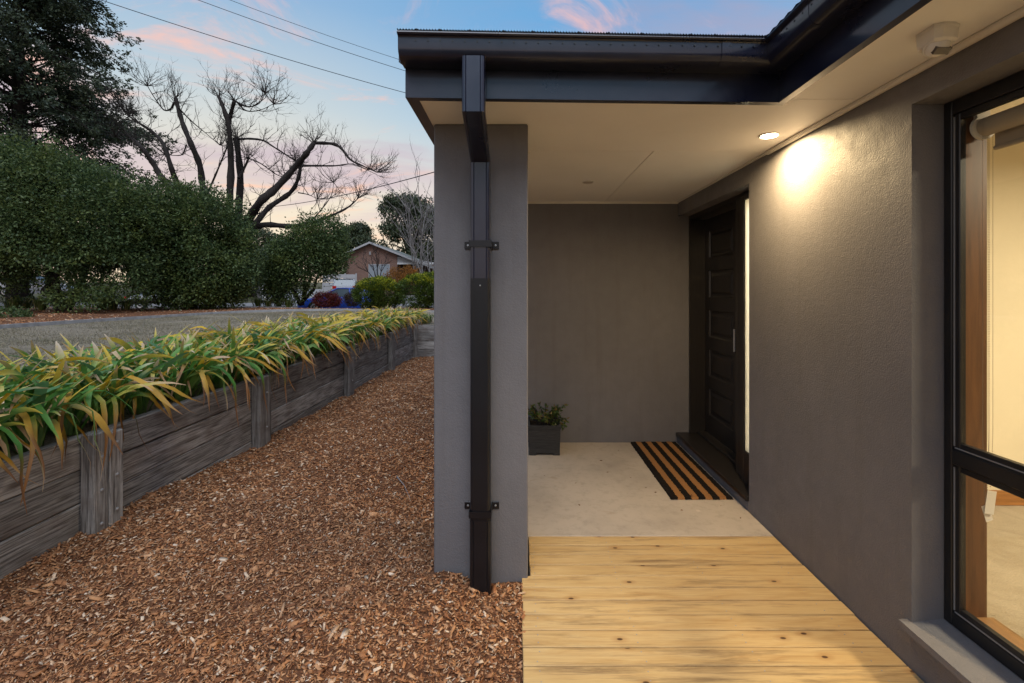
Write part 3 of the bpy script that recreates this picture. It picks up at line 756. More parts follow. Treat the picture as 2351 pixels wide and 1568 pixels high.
# window over the deck
WY = 1.777; WZ0, WZ1 = .194, 2.203
wf = MB(); FX0, FX1 = 1.653, 1.690
wf.cbox(FX0, FX1, WY - .034, WY - .0005, WZ0, WZ1, .003); wf.cbox(FX0, FX1, -1.2, WY - .0345, WZ1 - .055, WZ1 - .0005, .003)
wf.cbox(FX0, FX1, -1.2, WY - .0345, WZ0 + .0005, WZ0 + .052, .003); wf.cbox(FX0 - .004, FX1, -1.2, WY - .0345, .812, .872, .006)
wf.box(FX0, FX1, -1.26, -1.2, WZ0, WZ1)
win = wf.build('window', M['black'], house, .5)
sb = MB()
for z0, z1 in ((WZ0 + .0525, .8115), (.8725, WZ1 - .0555)):
    sb.cbox(1.661, 1.687, WY - .058, WY - .0345, z0, z1, .003); sb.cbox(1.661, 1.687, -1.2, WY - .0585, z0, z0 + .024, .003); sb.cbox(1.661, 1.687, -1.2, WY - .0585, z1 - .024, z1, .003)
sb.build('window_frame', M['black'], win, .5)
m = MB()
for z0, z1 in ((WZ0 + .0525, .8115), (.8725, WZ1 - .0555)): m.box(1.6575, 1.6608, WY - .0405, WY - .037, z0 + .01, z1 - .01); m.box(1.6575, 1.6608, -1.2, WY - .041, z0 + .002, z0 + .006)
m.build('glazing_bead', M['alu'], win)
for z0, z1 in ((WZ0 + .0765, .7875), (.8965, WZ1 - .0795)): MB().box(1.672, 1.675, -1.2, WY - .0585, z0, z1).build('pane', M['glass'], win)
m = MB(); m.add([(1.497, -1.3, .150), (1.497, 1.80, .150), (1.497, 1.80, .176), (1.497, -1.3, .176), (1.654, -1.3, .194), (1.654, 1.80, .194), (1.654, -1.3, .15), (1.654, 1.80, .15)], [(0, 1, 2, 3), (3, 2, 5, 4), (0, 3, 4, 6), (1, 7, 5, 2), (0, 6, 7, 1)])
m.build('window_sill', M['render'], house)
m = MB(); m.box(1.691, 1.772, WY - .05, WY - .02, WZ0 + .02, WZ1 - .02); m.build('timber_reveal', M['tim_z'], house)
m = MB(); m.box(1.691, 1.795, -1.2, WY - .0505, WZ0 + .02, WZ0 + .042); m.build('timber_window_board', M['tim_y'], house)
m = MB(); m.box(1.691, 1.772, -1.2, WY - .0505, WZ1 - .042, WZ1 - .02); m.build('timber_head', M['tim_y'], house)
# the lit room behind the window, and the hall behind the door
m = MB(); m.box(1.756, 6.0, 2.92, 3.039, .1, 2.5); m.box(6.0, 6.1, -2.0, 3.039, .1, 2.5); m.box(1.756, 6.0, -2.0, -1.9, .1, 2.5)
m.box(1.756, 1.773, 1.758, 2.919, .1, 2.5); m.box(1.756, 1.773, -1.9, 1.757, 2.186, 2.5); m.box(1.756, 1.773, -1.9, 1.757, .1, .212); m.build('room_wall', M['room_wall'], house)
MB().box(1.756, 6.0, -1.9, 2.919, .06, .1).build('carpet', M['carpet'], house)
MB().box(1.756, 6.1, -2.0, 3.039, 2.5, 2.53).build('room_ceiling', M['cream'], house)
m = MB(); m.cbox(1.774, 5.999, 2.902, 2.9195, .1, .195, .004); m.build('skirting_board', M['tim_x'], house)
m = MB(); m.box(3.2, 3.3, 3.04, 4.7, .08, 2.5); m.box(1.801, 3.3, 4.651, 4.75, .08, 2.5); m.box(1.801, 3.3, 3.04, 4.75, .05, .0795); m.box(1.801, 3.3, 3.04, 4.75, 2.5, 2.53); m.build('hall_wall', M['cream'], house)

# porch slab and deck
MB().cbox(.042, 1.527, 2.733, BY - .001, -.3, 0, .006).build('porch_slab', M['slab'])
struct(bpy.data.objects['porch_slab'])
deck = empty('timber_deck', (.75, 1.6, 0), 'new pine deck of narrow boards leading to the porch', 'deck')
pitch = .0942
base = None; base2 = None
def board(xa, xb):
    mm = MB(); mm.cbox(xa - .75, xb - .75, -.045, .045, -.022, 0, .0025); return mm
y = 2.731 - .045; i = 0
meshes = {}
while y > -.9:
    key = (.052, 1.524) if y - .045 > 2.30 else ((.012, 1.526) if y > 1.2 else (.014, 1.526))
    if key not in meshes:
        mm = board(*key); me = bpy.data.meshes.new('board'); me.from_pydata(mm.v, [], mm.f)
        bm = bmesh.new(); bm.from_mesh(me); bmesh.ops.recalc_face_normals(bm, faces=bm.faces); bm.to_mesh(me); bm.free(); me.materials.append(M['pine']); meshes[key] = me
    b_ = bpy.data.objects.new('board', meshes[key]); C.objects.link(b_); b_.parent = deck
    b_.location = (random.uniform(-.003, .003), y - 1.6, -.0005 + random.uniform(-.0012, .0006)); b_.rotation_euler = (0, 0, random.uniform(-.0008, .0008))
    y -= pitch; i += 1
m = MB(); 
for xj in (.075, .5, .95, 1.4):
    y = 2.731 - .045
    while y > .5:
        for dy in (-.024, .022): m.lathe([(.0032, 0), (.0026, .0012), (.0008, .0014)], (xj + random.uniform(-.006, .006), y + dy + random.uniform(-.003, .003), -.0012), 7)
        y -= pitch
m.build('nails', M['bolt'], deck)['kind'] = 'stuff'
m = MB()
for xj in (.05, .48, .93, 1.38): m.box(xj, xj + .045, -.9, 2.73, -.13, -.0245)
m.build('joists', M['sleep_y'], deck)

# ================================================================== retaining wall of sleepers
RX = -2.60; RT = .61; SH = .2
rw = empty('retaining_wall', (RX, 5, 0), 'weathered grey timber sleeper retaining wall with upright posts', 'retaining wall')
posts = [(.45, .19, 0), (2.68, .195, 1), (4.39, .20, 0), (6.70, .20, 0), (8.95, .20, 0), (11.06, .2, 0)]
segs = [(-1.5, .53), (.53, 2.775), (2.775, 4.49), (4.49, 6.80), (6.80, 9.05), (9.05, 11.12)]
for a, b in segs:
    for c in range(4):
        z1 = RT - c * SH - random.uniform(.001, .005); dx = random.uniform(-.006, .006); sag = random.uniform(-.004, .004)
        m = MB(); m.cbox(RX - .062 + dx, RX + dx, a + .004, b - .004, z1 - SH + .007, z1, .006)
        m.v = [(x, y, z + sag * math.sin((y - a) * 2)) for x, y, z in m.v]
        m.build('sleeper', M['sleep_y'], rw)
for y0, wd, dbl in posts:
    pieces = [(y0, y0 + wd)] if not dbl else [(y0, y0 + wd * .5 - .002), (y0 + wd * .5 + .002, y0 + wd)]
    for q, (a, b) in enumerate(pieces):
        m = MB(); m.cbox(RX + .007, RX + .093 + q * .004, a, b, -.5, RT + .012 - q * .012 + random.uniform(-.01, .01), .006); po = m.build('post', M['sleep_z'], rw)
        for zb in ((.50, .27, .08) if dbl else (.45, .12)):
            zb += random.uniform(-.03, .03) + q * .06; yb = (a + b) / 2 + (.02 if not dbl else 0)
            MB().lathe([(.011, 0), (.0105, .004), (.006, .008), (.001, .009)], (RX + .093 + q * .004, yb, zb), 10, 'X').build('bolt', M['bolt'], po)
for c in range(4):
    z1 = RT - c * SH - random.uniform(.001, .005)
    m = MB(); m.cbox(RX + .05, 1.2, 11.13, 11.19, z1 - SH + .007, z1, .006); m.build('sleeper', M['sleep_x'], rw)
MB().cbox(-.4, -.2, 11.03, 11.128, -.5, RT, .006).build('post', M['sleep_z'], rw)
# planting bed soil behind the wall
V, F = grid(np.linspace(-3.95, RX - .06, 18), np.linspace(-1.5, 12.2, 90), lambda x, y: .565 + .025 * np.sin(x * 5) * np.sin(y * 4) + .07 * np.clip((-x - 3.2) / .5, -.3, 1))
struct(mk_np('planting_bed', V, F, M['soil'], smooth=True))
# ================================================================== PORCH OBJECTS
def lamp(name, loc, energy, size, color, parent, rot=(0, 0, 0), spread=R(175)):
    ld = bpy.data.lights.new(name, 'AREA'); ld.shape = 'DISK'; ld.size = size; ld.energy = energy; ld.color = color; ld.spread = spread
    o = bpy.data.objects.new(name, ld); C.objects.link(o); o.parent = parent
    o.location = Vector(loc) - ORG[parent.name]; o.rotation_euler = rot; return o
def downlight(x, y, on, label, r=.052):
    t = empty('downlight', (x, y, SOF), label, 'downlight', 'downlights in the porch soffit')
    MB().lathe([(r, -.0005), (r, -.004), (r * .93, -.007), (r * .84, -.005)], (x, y, SOF), 32).build('trim_ring', M['white_plastic'], t, .7)
    MB().lathe([(r * .83, -.0049), (r * .8, -.0068), (r * .4, -.0078), (.002, -.008)], (x, y, SOF), 32).build('diffuser', M['lamp_on'] if on else M['lamp_off'], t, True)
    if on: lamp('downlight_lamp', (x, y, SOF - .014), 15.5, .09, (1, .73, .38), t, spread=R(168))
    return t
downlight(1.372, 2.505, True, 'lit round downlight glowing warm in the soffit beside the wall')
downlight(.537, 3.6, False, 'unlit round downlight in the porch soffit', .045)
# ceiling lamps of the room and hall
for nm, (x, y), e, lb in (('ceiling_lamp', (3.4, .9), 90, 'round ceiling lamp lighting the carpeted room behind the window'), ('ceiling_lamp', (2.5, 3.45), 60, 'round ceiling lamp lighting the hall behind the front door')):
    t = empty(nm, (x, y, 2.5), lb, 'lamp')
    MB().lathe([(.15, -.0005), (.15, -.02), (.14, -.03)], (x, y, 2.5), 28).build('lamp_base', M['white_plastic'], t)
    MB().lathe([(.135, -.031), (.13, -.06), (.08, -.085), (.002, -.09)], (x, y, 2.5), 28).build('lamp_shade', M['lamp_off'], t, True)
    lamp('lamp_light', (x, y, 2.5 - .10), e, .55, (1, .87, .64) if y < 2 else (1, .9, .72), t)

# motion sensor on the eave
ms = empty('motion_sensor', (1.365, 1.50, SOF), 'white motion sensor on the eave soffit over the window', 'sensor')
x, y = 1.365, 1.50
m = MB()
oct_ = [(a * .74, b * .74) for a, b in ((-.056, -.062), (-.026, -.075), (.026, -.075), (.056, -.062), (.056, .03), (.03, .06), (-.03, .06), (-.056, .03))]
V = []
for z, s_ in ((SOF - .0005, 1.0), (SOF - .008, 1.0), (SOF - .012, .96), (SOF - .045, .92), (SOF - .052, .80)): V += [(x + a * s_, y + b * s_, z) for a, b in oct_]
F = [(i * 8 + k, i * 8 + (k + 1) % 8, i * 8 + 8 + (k + 1) % 8, i * 8 + 8 + k) for i in range(4) for k in range(8)] + [tuple(range(32, 40)), tuple(range(7, -1, -1))]
mk('base', V, F, M['white_plastic'], ms)
rot = Matrix.Rotation(R(-35), 4, 'X')
def rotp(mm, c):
    mm.v = [tuple(rot @ (Vector(p) - Vector(c)) + Vector(c)) for p in mm.v]; return mm
cc = (x, y - .010, SOF - .052)
h = MB(); h.lathe([(.035, .012), (.035, -.004), (.033, -.012), (.028, -.021), (.02, -.028), (.009, -.031), (.001, -.032)], cc, 28); rotp(h, cc).build('dome', M['white_plastic'], ms, True)
h = MB(); h.box(cc[0] - .024, cc[0] + .024, cc[1] - .011, cc[1] + .011, cc[2] - .0345, cc[2] - .02); h2 = rotp(h, cc); h2.build('lens', M['sensor_lens'], ms)
h = MB(); h.lathe([(.0385, .004), (.0385, -.004), (.037, -.006), (.0355, -.004)], cc, 28); rotp(h, cc).build('hood_ring', M['white_plastic'], ms, True)

# door mat: black and tan coir stripes
mat_ = empty('door_mat', (1.30, 3.8, 0), 'black and tan striped coir door mat at the step', 'door mat')
MX0, MX1, MY0, MY1 = 1.062, 1.503, 3.20, 4.385
MB().box(MX0 + .004, MX1 - .004, MY0 + .004, MY1 - .004, .001, .006).build('backing', M['coir_black'], mat_)
for i in range(9):
    a = MX0 + (MX1 - MX0) * i / 9; b = MX0 + (MX1 - MX0) * (i + 1) / 9
    xs = np.linspace(a, b, 8); ys = np.linspace(MY0, MY1, 150)
    V, F = grid(xs, ys, lambda X, Y: .016 + 0 * X)
    nr = RNG.normal(0, 1, V.shape); V[:, 2] += nr[:, 2] * .0016; V[:, :2] += nr[:, :2] * .0016
    X_, Y_ = V[:, 0].reshape(8, 150), V[:, 1].reshape(8, 150); Z_ = V[:, 2].reshape(8, 150)
    if i == 0: Z_[0] = .002
    if i == 8: Z_[-1] = .002
    Z_[:, 0] = .002; Z_[:, -1] = .002
    mk_np('stripe', V, F, M['coir_tan'] if i % 2 else M['coir_black'], mat_)
# planter and its plant
pl = empty('planter_box', (.22, 4.19, 0), 'dark charcoal square planter box in the porch corner', 'planter')
px0, px1, py0, py1 = .075, .362, 4.05, 4.335
m = MB()
def taper(z): return .008 * (1 - z / .265)
V = []; F = []
zs = [.018, .06, .15, .235, .236, .265]
for z in zs:
    e = taper(z) - (.006 if z >= .236 else 0)
    V += [(px0 + e, py0 + e, z), (px1 - e, py0 + e, z), (px1 - e, py1 - e, z), (px0 + e, py1 - e, z)]
V += [(px0 + .015, py0 + .015, .265), (px1 - .015, py0 + .015, .265), (px1 - .015, py1 - .015, .265), (px0 + .015, py1 - .015, .265)]
V += [(px0 + .02, py0 + .02, .22), (px1 - .02, py0 + .02, .22), (px1 - .02, py1 - .02, .22), (px0 + .02, py1 - .02, .22)]
for i in range(len(zs) + 1): F += [(i * 4 + k, i * 4 + (k + 1) % 4, i * 4 + 4 + (k + 1) % 4, i * 4 + 4 + k) for k in range(4)]
F.append((3, 2, 1, 0))
mk('box', V, F, M['planter'], pl)
for fx in (px0 + .006, px1 - .066):
    for fy in (py0 + .006, py1 - .066): MB().box(fx, fx + .06, fy, fy + .06, 0.0005, .0178).build('foot', M['planter'], pl)
MB().box(px0 + .021, px1 - .021, py0 + .021, py1 - .021, .221, .235).build('soil', M['soil'], pl)
pp = empty('potted_shrub', (.22, 4.19, .235), 'small bushy green shrub growing in the dark planter', 'plant')
def leaf_cloud(name, P, D, L, W, mat, parent=None, org=None, jit=.5, fold=.25):
    """one folded four point leaf at each point; D = preferred directions"""
    n = len(P); d = D + RNG.normal(0, jit, (n, 3)); d /= np.linalg.norm(d, axis=1)[:, None] + 1e-9
    r = RNG.normal(0, 1, (n, 3)); s = np.cross(d, r); s /= np.linalg.norm(s, axis=1)[:, None] + 1e-9; u = np.cross(d, s)
    l = (L * RNG.uniform(.6, 1.2, n))[:, None]; w_ = (W * RNG.uniform(.7, 1.2, n))[:, None]
    V = np.stack([P, P + d * l * .5 + s * w_ + u * w_ * fold, P + d * l, P + d * l * .5 - s * w_ + u * w_ * fold], 1).reshape(-1, 3)
    return mk_np(name, V, np.arange(4 * n).reshape(-1, 4), mat, parent, org)
st = MB(); tips = []
for i in range(26):
    a = random.uniform(0, 6.283); r = random.uniform(.0, .09); b = Vector((.22 + r * math.cos(a), 4.19 + r * math.sin(a), .23))
    out_ = random.uniform(.03, .15); tip = b + Vector((math.cos(a) * out_, math.sin(a) * out_, random.uniform(.09, .19)))
    if i < 5: tip = Vector((.40 + random.uniform(-.02, .035), 4.12 + random.uniform(-.03, .1), random.uniform(.20, .30)))
    mid = b.lerp(tip, .5) + Vector((0, 0, .05)); st.tube([b, mid, tip], [.004, .003, .002], 5)
    for k in range(24):
        t = random.uniform(.3, 1.05); q = b * (1 - t) ** 2 + mid * 2 * t * (1 - t) + tip * t * t; tips.append((q, (tip - mid).normalized()))
st.build('stems', M['bark'], pp)
P = np.array([q[0] for q in tips]); D = np.array([q[1] for q in tips]) * .6
leaf_cloud('foliage', P, D, .038, .009, M['pot_leaf'], pp, jit=.7)

# roller blind behind the glass
rb = empty('roller_blind', (1.76, 1.70, 2.09), 'beige roller blind rolled up at the top of the window', 'blind')
MB().tube([(1.733, -1.15, 2.085), (1.733, 1.695, 2.085)], .034, 20).build('roll', M['blind'], rb, .8)
MB().box(1.7635, 1.767, -1.15, 1.69, 2.01, 2.085).build('fabric_drop', M['blind'], rb)
MB().tube([(1.766, -1.15, 2.006), (1.766, 1.69, 2.006)], .009, 10).build('bottom_rail', M['blind'], rb, .8)
m = MB(); m.lathe([(.044, 0), (.044, .012), (.035, .016)], (1.733, 1.698, 2.085), 24, 'Y'); m.box(1.708, 1.757, 1.700, 1.714, 2.085, 2.158); m.build('bracket', M['white_plastic'], rb)
def chain(xc, yc, z0, z1, sp):
    mm = MB()
    for dx, dy in ((-sp, .0), (sp, .0)):
        z = z0
        while z > z1:
            t = (z - z1) / (z0 - z1); w_ = min(1, t * 6) ** .5
            mm.lathe([(.0004, -.0016), (.0013, -.0007), (.0013, .0007), (.0004, .0016)], (xc + dx * w_, yc, z), 6); z -= .0062
    return mm
for xc, yc, z1, lb in ((1.722, 1.682, .70, 0), (1.747, 1.690, .745, 1)): chain(xc, yc, 2.05, z1, .012 if not lb else .009).build('chain', M['chain'], rb)
m = MB(); m.box(-.017, .017, -.0006, .0006, -.085, 0); m.v = [tuple(Matrix.Rotation(R(8), 3, 'Y') @ Vector(p) + Vector((1.722, 1.66, .745))) for p in m.v]; m.build('tag', M['paper'], rb)
m = MB(); m.box(-.013, .013, -.0006, .0006, -.06, 0); m.v = [tuple(Matrix.Rotation(R(-18), 3, 'Y') @ Vector(p) + Vector((1.700, 1.665, .69))) for p in m.v]; m.build('tag', M['paper'], rb)

# small litter on the slab and a twig on the mulch
V = []; F = []
for dx, dy in ((1655, 1162), (1688, 1145), (1395, 1085), (1250, 1093), (1448, 1098), (1505, 1131), (1483, 1121), (1565, 1172), (1322, 1110), (1588, 1143), (1640, 1040), (1380, 1058), (1420, 1035), (1330, 1160), (1560, 1130), (1700, 1190)):
    Y = 1820 * 1.48 / (dy * 1.7423 - 1158); X = (dx * 1.7423 - 2080) / 1820 * Y
    if 1.05 < X < 1.51 and 3.2 < Y < 4.39: zb = .019
    else: zb = .0015
    a = random.uniform(0, 6.28); L = random.uniform(.007, .017); W = L * random.uniform(.25, .5); c, s_ = math.cos(a), math.sin(a); o = len(V)
    for u, v_, z in ((-L, 0, .002), (0, W, .004), (L, 0, .001), (0, -W, .0005), (0, 0, .006)): V.append((X + u * c - v_ * s_, Y + u * s_ + v_ * c, zb + z))
    F += [(o, o + 1, o + 4), (o + 1, o + 2, o + 4), (o + 2, o + 3, o + 4), (o + 3, o, o + 4)]
tag(mk('leaf_litter', V, F, M['dead_leaf']), 'tiny dead leaf scraps lying on the porch concrete', 'litter', kind='stuff')
a = at(912, 1108, 3.62); b = at(941, 1166, 3.28)
a.z = float(mz(a.x, a.y)) + .03; b.z = float(mz(b.x, b.y)) + .03
tw = MB(); md = a.lerp(b, .45) + Vector((.012, 0, .006)); tw.tube([a, a.lerp(md, .5) + Vector((-.004, 0, .004)), md, b], [.007, .004, .003, .0015], 7)
tag(tw.build('dry_twig', M['fence_grey']), 'thin pale dry twig lying on the wood chips', 'twig')

# ================================================================== STRAP LEAVED PLANTS along the wall
GRN = [(.07, .20, .035), (.10, .26, .045), (.13, .30, .06), (.18, .34, .085), (.085, .20, .075)]
YEL = [(.70, .44, .03), (.74, .54, .08), (.56, .50, .10)]
TAN = [(.68, .50, .33), (.62, .42, .24), (.76, .62, .47), (.50, .31, .16)]
BRN = [(.24, .10, .025), (.17, .075, .03)]
def strap(kind, rng):
    """arching leaf in the XZ plane from the origin: verts, quads, colours"""
    n = 11; L = rng.uniform(.40, .64); w0 = rng.uniform(.0115, .021)
    th = R(rng.uniform(58, 88)); kink = rng.uniform(.42, .75); g = rng.choice(GRN); yel = rng.choice(YEL); tan = rng.choice(TAN); br = rng.choice(BRN)
    if kind == 'green': curl = R(rng.uniform(50, 140)); kk = 0; e1, e2 = rng.uniform(.76, 1.15), rng.uniform(.88, 1.2)
    elif kind == 'up': curl = R(rng.uniform(10, 45)); kk = 0; e1, e2 = rng.uniform(.55, .95), rng.uniform(.85, 1.1); L *= .85
    elif kind == 'yellow': curl = R(rng.uniform(70, 140)); kk = R(rng.uniform(0, 70)); e1, e2 = rng.uniform(.4, .72), rng.uniform(.75, .95)
    elif kind == 'tan': curl = R(rng.uniform(40, 100)); kk = R(rng.uniform(60, 120)); e1, e2 = rng.uniform(.35, .6), rng.uniform(.55, .75)
    else: curl = R(rng.uniform(125, 165)); kk = 0; e1, e2 = rng.uniform(.3, .7), rng.uniform(.6, .9); L *= 1.1; w0 *= .6; tan = br if rng.random() < .6 else tan; yel = rng.choice(((.50, .26, .03), (.58, .34, .05), g))
    x = z = 0.; y = 0.; V = []; COL = []; F = []; ang = th; side = rng.gauss(0, .28); tw = rng.uniform(-1.3, 1.3); kk = kk if kk else (R(rng.uniform(30, 90)) if rng.random() < .22 and kind != 'hang' else 0)
    for i in range(n + 1):
        t = i / n
        w_ = w0 * min(1, (.55 + 1.6 * t)) * (1 if t < .74 else max(.10, 1 - ((t - .74) / .26) ** 2))
        if kind in ('tan', 'hang') and t > e2: w_ *= .62
        c = g if t < e1 else (yel if t < e2 else tan)
        def mx(a, b, f): return tuple(p * (1 - f) + q * f for p, q in zip(a, b))
        f1 = min(1, max(0, (t - e1 + .12) / .24)); f2 = min(1, max(0, (t - e2 + .08) / .16)); c = mx(mx(g, yel, f1), tan, f2)
        if t < .12: c = mx(c, (.16, .2, .09), .5)
        if kind != 'green': c = mx(c, br, .35 * max(0, math.sin(t * 17 + side * 90)) * f2)
        nx, nz = -math.sin(ang), math.cos(ang); wig = .007 * math.sin(t * 19 + side * 60) if kind in ('tan', 'hang') else 0
        r_ = tw * t; cy, sy = math.cos(r_), math.sin(r_); fo = .32
        for q, (k, dpt) in enumerate(((-1, fo), (0, 0), (1, fo))):
            ly = k * w_; ln = dpt * w_ + wig
            V.append((x + nx * (ln * cy + ly * sy), y + ly * cy - ln * sy, z + nz * (ln * cy + ly * sy))); COL.append(c)
        st_ = L / n; x += math.cos(ang) * st_; z += math.sin(ang) * st_; y += side * st_ * t * 2
        dang = curl / n * (.12 + 1.76 * t) if kind != 'hang' else curl / n * 3.0 * math.exp(-((t - .33) / .19) ** 2)
        if kk and abs(t - kink) < .5 / n + 1e-6: dang += kk
        ang -= dang; ang = max(ang, R(-93))
    for i in range(n):
        for q in (0, 1): a = i * 3 + q; F.append((a, a + 3, a + 4, a + 1))
    return np.array(V), np.array(F), np.array(COL)
rr = random.Random(5)
LEAF = {k: [strap(k, rr) for _ in range(n)] for k, n in (('green', 16), ('up', 9), ('yellow', 12), ('tan', 12), ('hang', 9))}
LMESH = {}
for k, L_ in LEAF.items():
    LMESH[k] = []
    for v, f, c in L_:
        o_ = mk_np('leaf', v, f, M['strap'], col=c, smooth=True); LMESH[k].append(o_.data); bpy.data.objects.remove(o_)
def kinds_for(y, rng):
    dry = min(1, max(0, (y - 2.5) / 6))
    return rng.choices(('green', 'up', 'yellow', 'tan', 'hang'), (.54 - .18 * dry, .25 - .05 * dry, .09 + .12 * dry, .12 + .12 * dry, .0))[0]
near_i = 0
rows_x = [(-2.76, .27), (-3.0, .30), (-3.26, .31), (-3.52, .33)]
def leafmat4(az, s_, off_, tilt): return Matrix.Translation(off_) @ Matrix.Rotation(az, 4, 'Z') @ Matrix.Rotation(tilt, 4, 'X') @ Matrix.Scale(s_, 4)
ROWW = ['spilling over the sleepers', 'one row behind the sleepers', 'one row from the lawn', 'beside the lawn']
BAYW = [(2.775, 'before the bolted double post'), (4.49, 'past the bolted double post'), (6.8, 'past the second post'), (9.05, 'past the third post'), (99, 'near the far corner')]
def clump_label(ri, y): return 'strap leaved clump with yellowing tips ' + ROWW[ri] + ' ' + next(t for l, t in BAYW if y < l)
for ri, (rx, sp) in enumerate(rows_x):
    y = 1.75 + ri * .11
    while y < 12.0:
        cx = rx + rr.uniform(-.06, .06); cy = y + rr.uniform(-.06, .06); cz = .575
        cl = empty('strap_leaf_clump', (cx, cy, cz), clump_label(ri, cy), 'plant', 'strap leaved clumps in the bed above the sleeper wall')
        mats = []
        nl = 42
        for i in range(nl):
            az = rr.uniform(0, 6.283)
            if ri == 0 and rr.random() < .22: az = rr.gauss(-.2, .8)
            kd = kinds_for(y, rr)
            facing = math.cos(az) > .5 and ri == 0
            if kd == 'hang' and not facing: kd = 'tan'
            if facing and rr.random() < .20: kd = 'hang'
            s_ = rr.uniform(.86, 1.22) * (1.0 if y < 8 else .92) * (1.25 if kd == 'hang' else 1)
            r0 = rr.uniform(0, .06); offv = Vector((math.cos(az) * r0, math.sin(az) * r0, rr.uniform(-.02, .02)))
            mats.append((kd, rr.randrange(len(LEAF[kd])), leafmat4(az, s_, offv, rr.uniform(-.25, .25))))
        if y < 5.6:
            for kd, idx, mt in mats:
                lf = bpy.data.objects.new('leaf', LMESH[kd][idx]); C.objects.link(lf); lf.parent = cl; lf.matrix_local = mt
        else:
            VV = []; FF = []; CC = []; o = 0
            for kd, idx, mt in mats:
                v, f, c = LEAF[kd][idx]; A = np.array(mt); VV.append(v @ A[:3, :3].T + A[:3, 3] + np.array((cx, cy, cz))); FF.append(f + o); CC.append(c); o += len(v)
            mk_np('foliage', np.concatenate(VV), np.concatenate(FF), M['strap'], cl, col=np.concatenate(CC), smooth=True)
        y += sp * rr.uniform(.85, 1.15)
# ================================================================== TREES, SHRUBS AND THE STREET BEYOND
def pnoise(P, s, seed=0):
    q = P * s + seed * 7.3
    return (np.sin(q[:, 0] * 1.7 + np.sin(q[:, 1] * 1.3 + seed) * 1.6) + np.sin(q[:, 1] * 1.9 + np.sin(q[:, 2] * 1.1) * 1.7) + np.sin(q[:, 2] * 2.1 + np.sin(q[:, 0] * 1.5) * 1.5)) / 3
def lobes_points(lobes, ncl, per, spread, inner=.55, gap=-.45, gs=1.3, seed=0):
    """clumps near the surface of ellipsoid lobes, leaves round each clump"""
    vol = np.array([l[3] * l[4] * l[5] for l in lobes]) ** .67; pr = vol / vol.sum()
    idx = RNG.choice(len(lobes), ncl, p=pr); Lb = np.array(lobes)[idx]
    d = RNG.normal(0, 1, (ncl, 3)); d /= np.linalg.norm(d, axis=1)[:, None]
    r = inner + (1.03 - inner) * RNG.random(ncl) ** .55
    c = Lb[:, :3] + d * Lb[:, 3:6] * r[:, None]
    c = c + d * (Lb[:, 3:6].mean(1) * .16 * pnoise(c, 1.9, seed + 5))[:, None]
    ok = pnoise(c, gs, seed) > gap; c, d = c[ok], d[ok]
    n = len(c); P = np.repeat(c, per, 0) + RNG.normal(0, spread, (n * per, 3)); D = np.repeat(d, per, 0)
    return P, D
def stems(mb, base, tops, r0, n=7, bend=.25):
    for t in tops:
        b = Vector(base) + Vector((random.uniform(-.15, .15), random.uniform(-.15, .15), 0)); t = Vector(t)
        m1 = b.lerp(t, .35) + Vector((random.uniform(-bend, bend), random.uniform(-bend, bend), random.uniform(0, bend))); m2 = b.lerp(t, .7) + Vector((random.uniform(-bend, bend), random.uniform(-bend, bend), 0))
        mb.tube([b, m1, m2, t], [r0, r0 * .8, r0 * .55, r0 * .2], n)
def shrub(name, base, lobes, ncl, per, spread, leaf, mat, label, cat='shrub', group=None, tops=None, r0=.07, inner=.5, gap=-.5, gs=1.3, seed=0, jit=.9, barkm='bark', keep=None):
    t = empty(name, base, label, cat, group)
    mb = MB(); stems(mb, base, tops if tops else [l[:3] for l in lobes], r0); mb.build('stems', M[barkm], t, True)
    P, D = lobes_points(lobes, ncl, per, spread, inner, gap, gs, seed)
    if keep:
        ddy = (1158 - (P[:, 2] - CAM_Z) * 1820 / P[:, 1]) / 1.7423; ok = ~((ddy > keep) & (pnoise(P, 1.5, seed + 3) < -.28 + (ddy - keep) * .002)); P, D = P[ok], D[ok]
    ok = P[:, 2] > base[2] + .03; P, D = P[ok], D[ok]
    leaf_cloud('crown', P, D, leaf, leaf * .26, mat, t, jit=jit)
    return t
def A(dx, dy, Y): return tuple(at(dx, dy, Y))
def lobe(dx, dy, Y, rdx, rdy, ry=None):
    c = at(dx, dy, Y); k = 1.7423 / 1820 * Y; return (c.x, c.y, c.z, rdx * k, (ry if ry else rdx * k), rdy * k)

# three tall evergreen shrubs forming the hedge
Y = 17.0
LA = [lobe(-60, 480, Y - .6, 130, 165, 2.0), lobe(60, 440, Y, 120, 120, 2.0), lobe(170, 470, Y, 110, 105, 2.0), lobe(260, 500, Y + .3, 90, 115, 1.8), lobe(90, 560, Y - .4, 150, 90, 2.0), lobe(220, 600, Y, 110, 75, 1.6),
      lobe(320, 545, Y + .5, 55, 110, 1.4), lobe(-20, 610, Y - .8, 80, 70, 1.5), lobe(300, 650, Y, 45, 50, .9), lobe(190, 680, Y - .9, 80, 26, .7), lobe(0, 400, Y, 70, 80, 1.5), lobe(120, 400, Y, 60, 60, 1.4)]
shrub('hedge_shrub', A(150, 716, Y), LA, 6200, 19, .15, .12, M['pitto'], 'tallest dark evergreen hedge shrub with several black stems, below the conifer', 'hedge shrub', 'tall evergreen hedge shrubs behind the lawn',
      tops=[A(90, 560, Y), A(135, 520, Y), A(190, 540, Y), A(225, 560, Y), A(60, 480, Y), A(120, 640, Y)], r0=.12, inner=.4, gap=-.66, gs=.9, seed=1, keep=606)
Y = 19.5
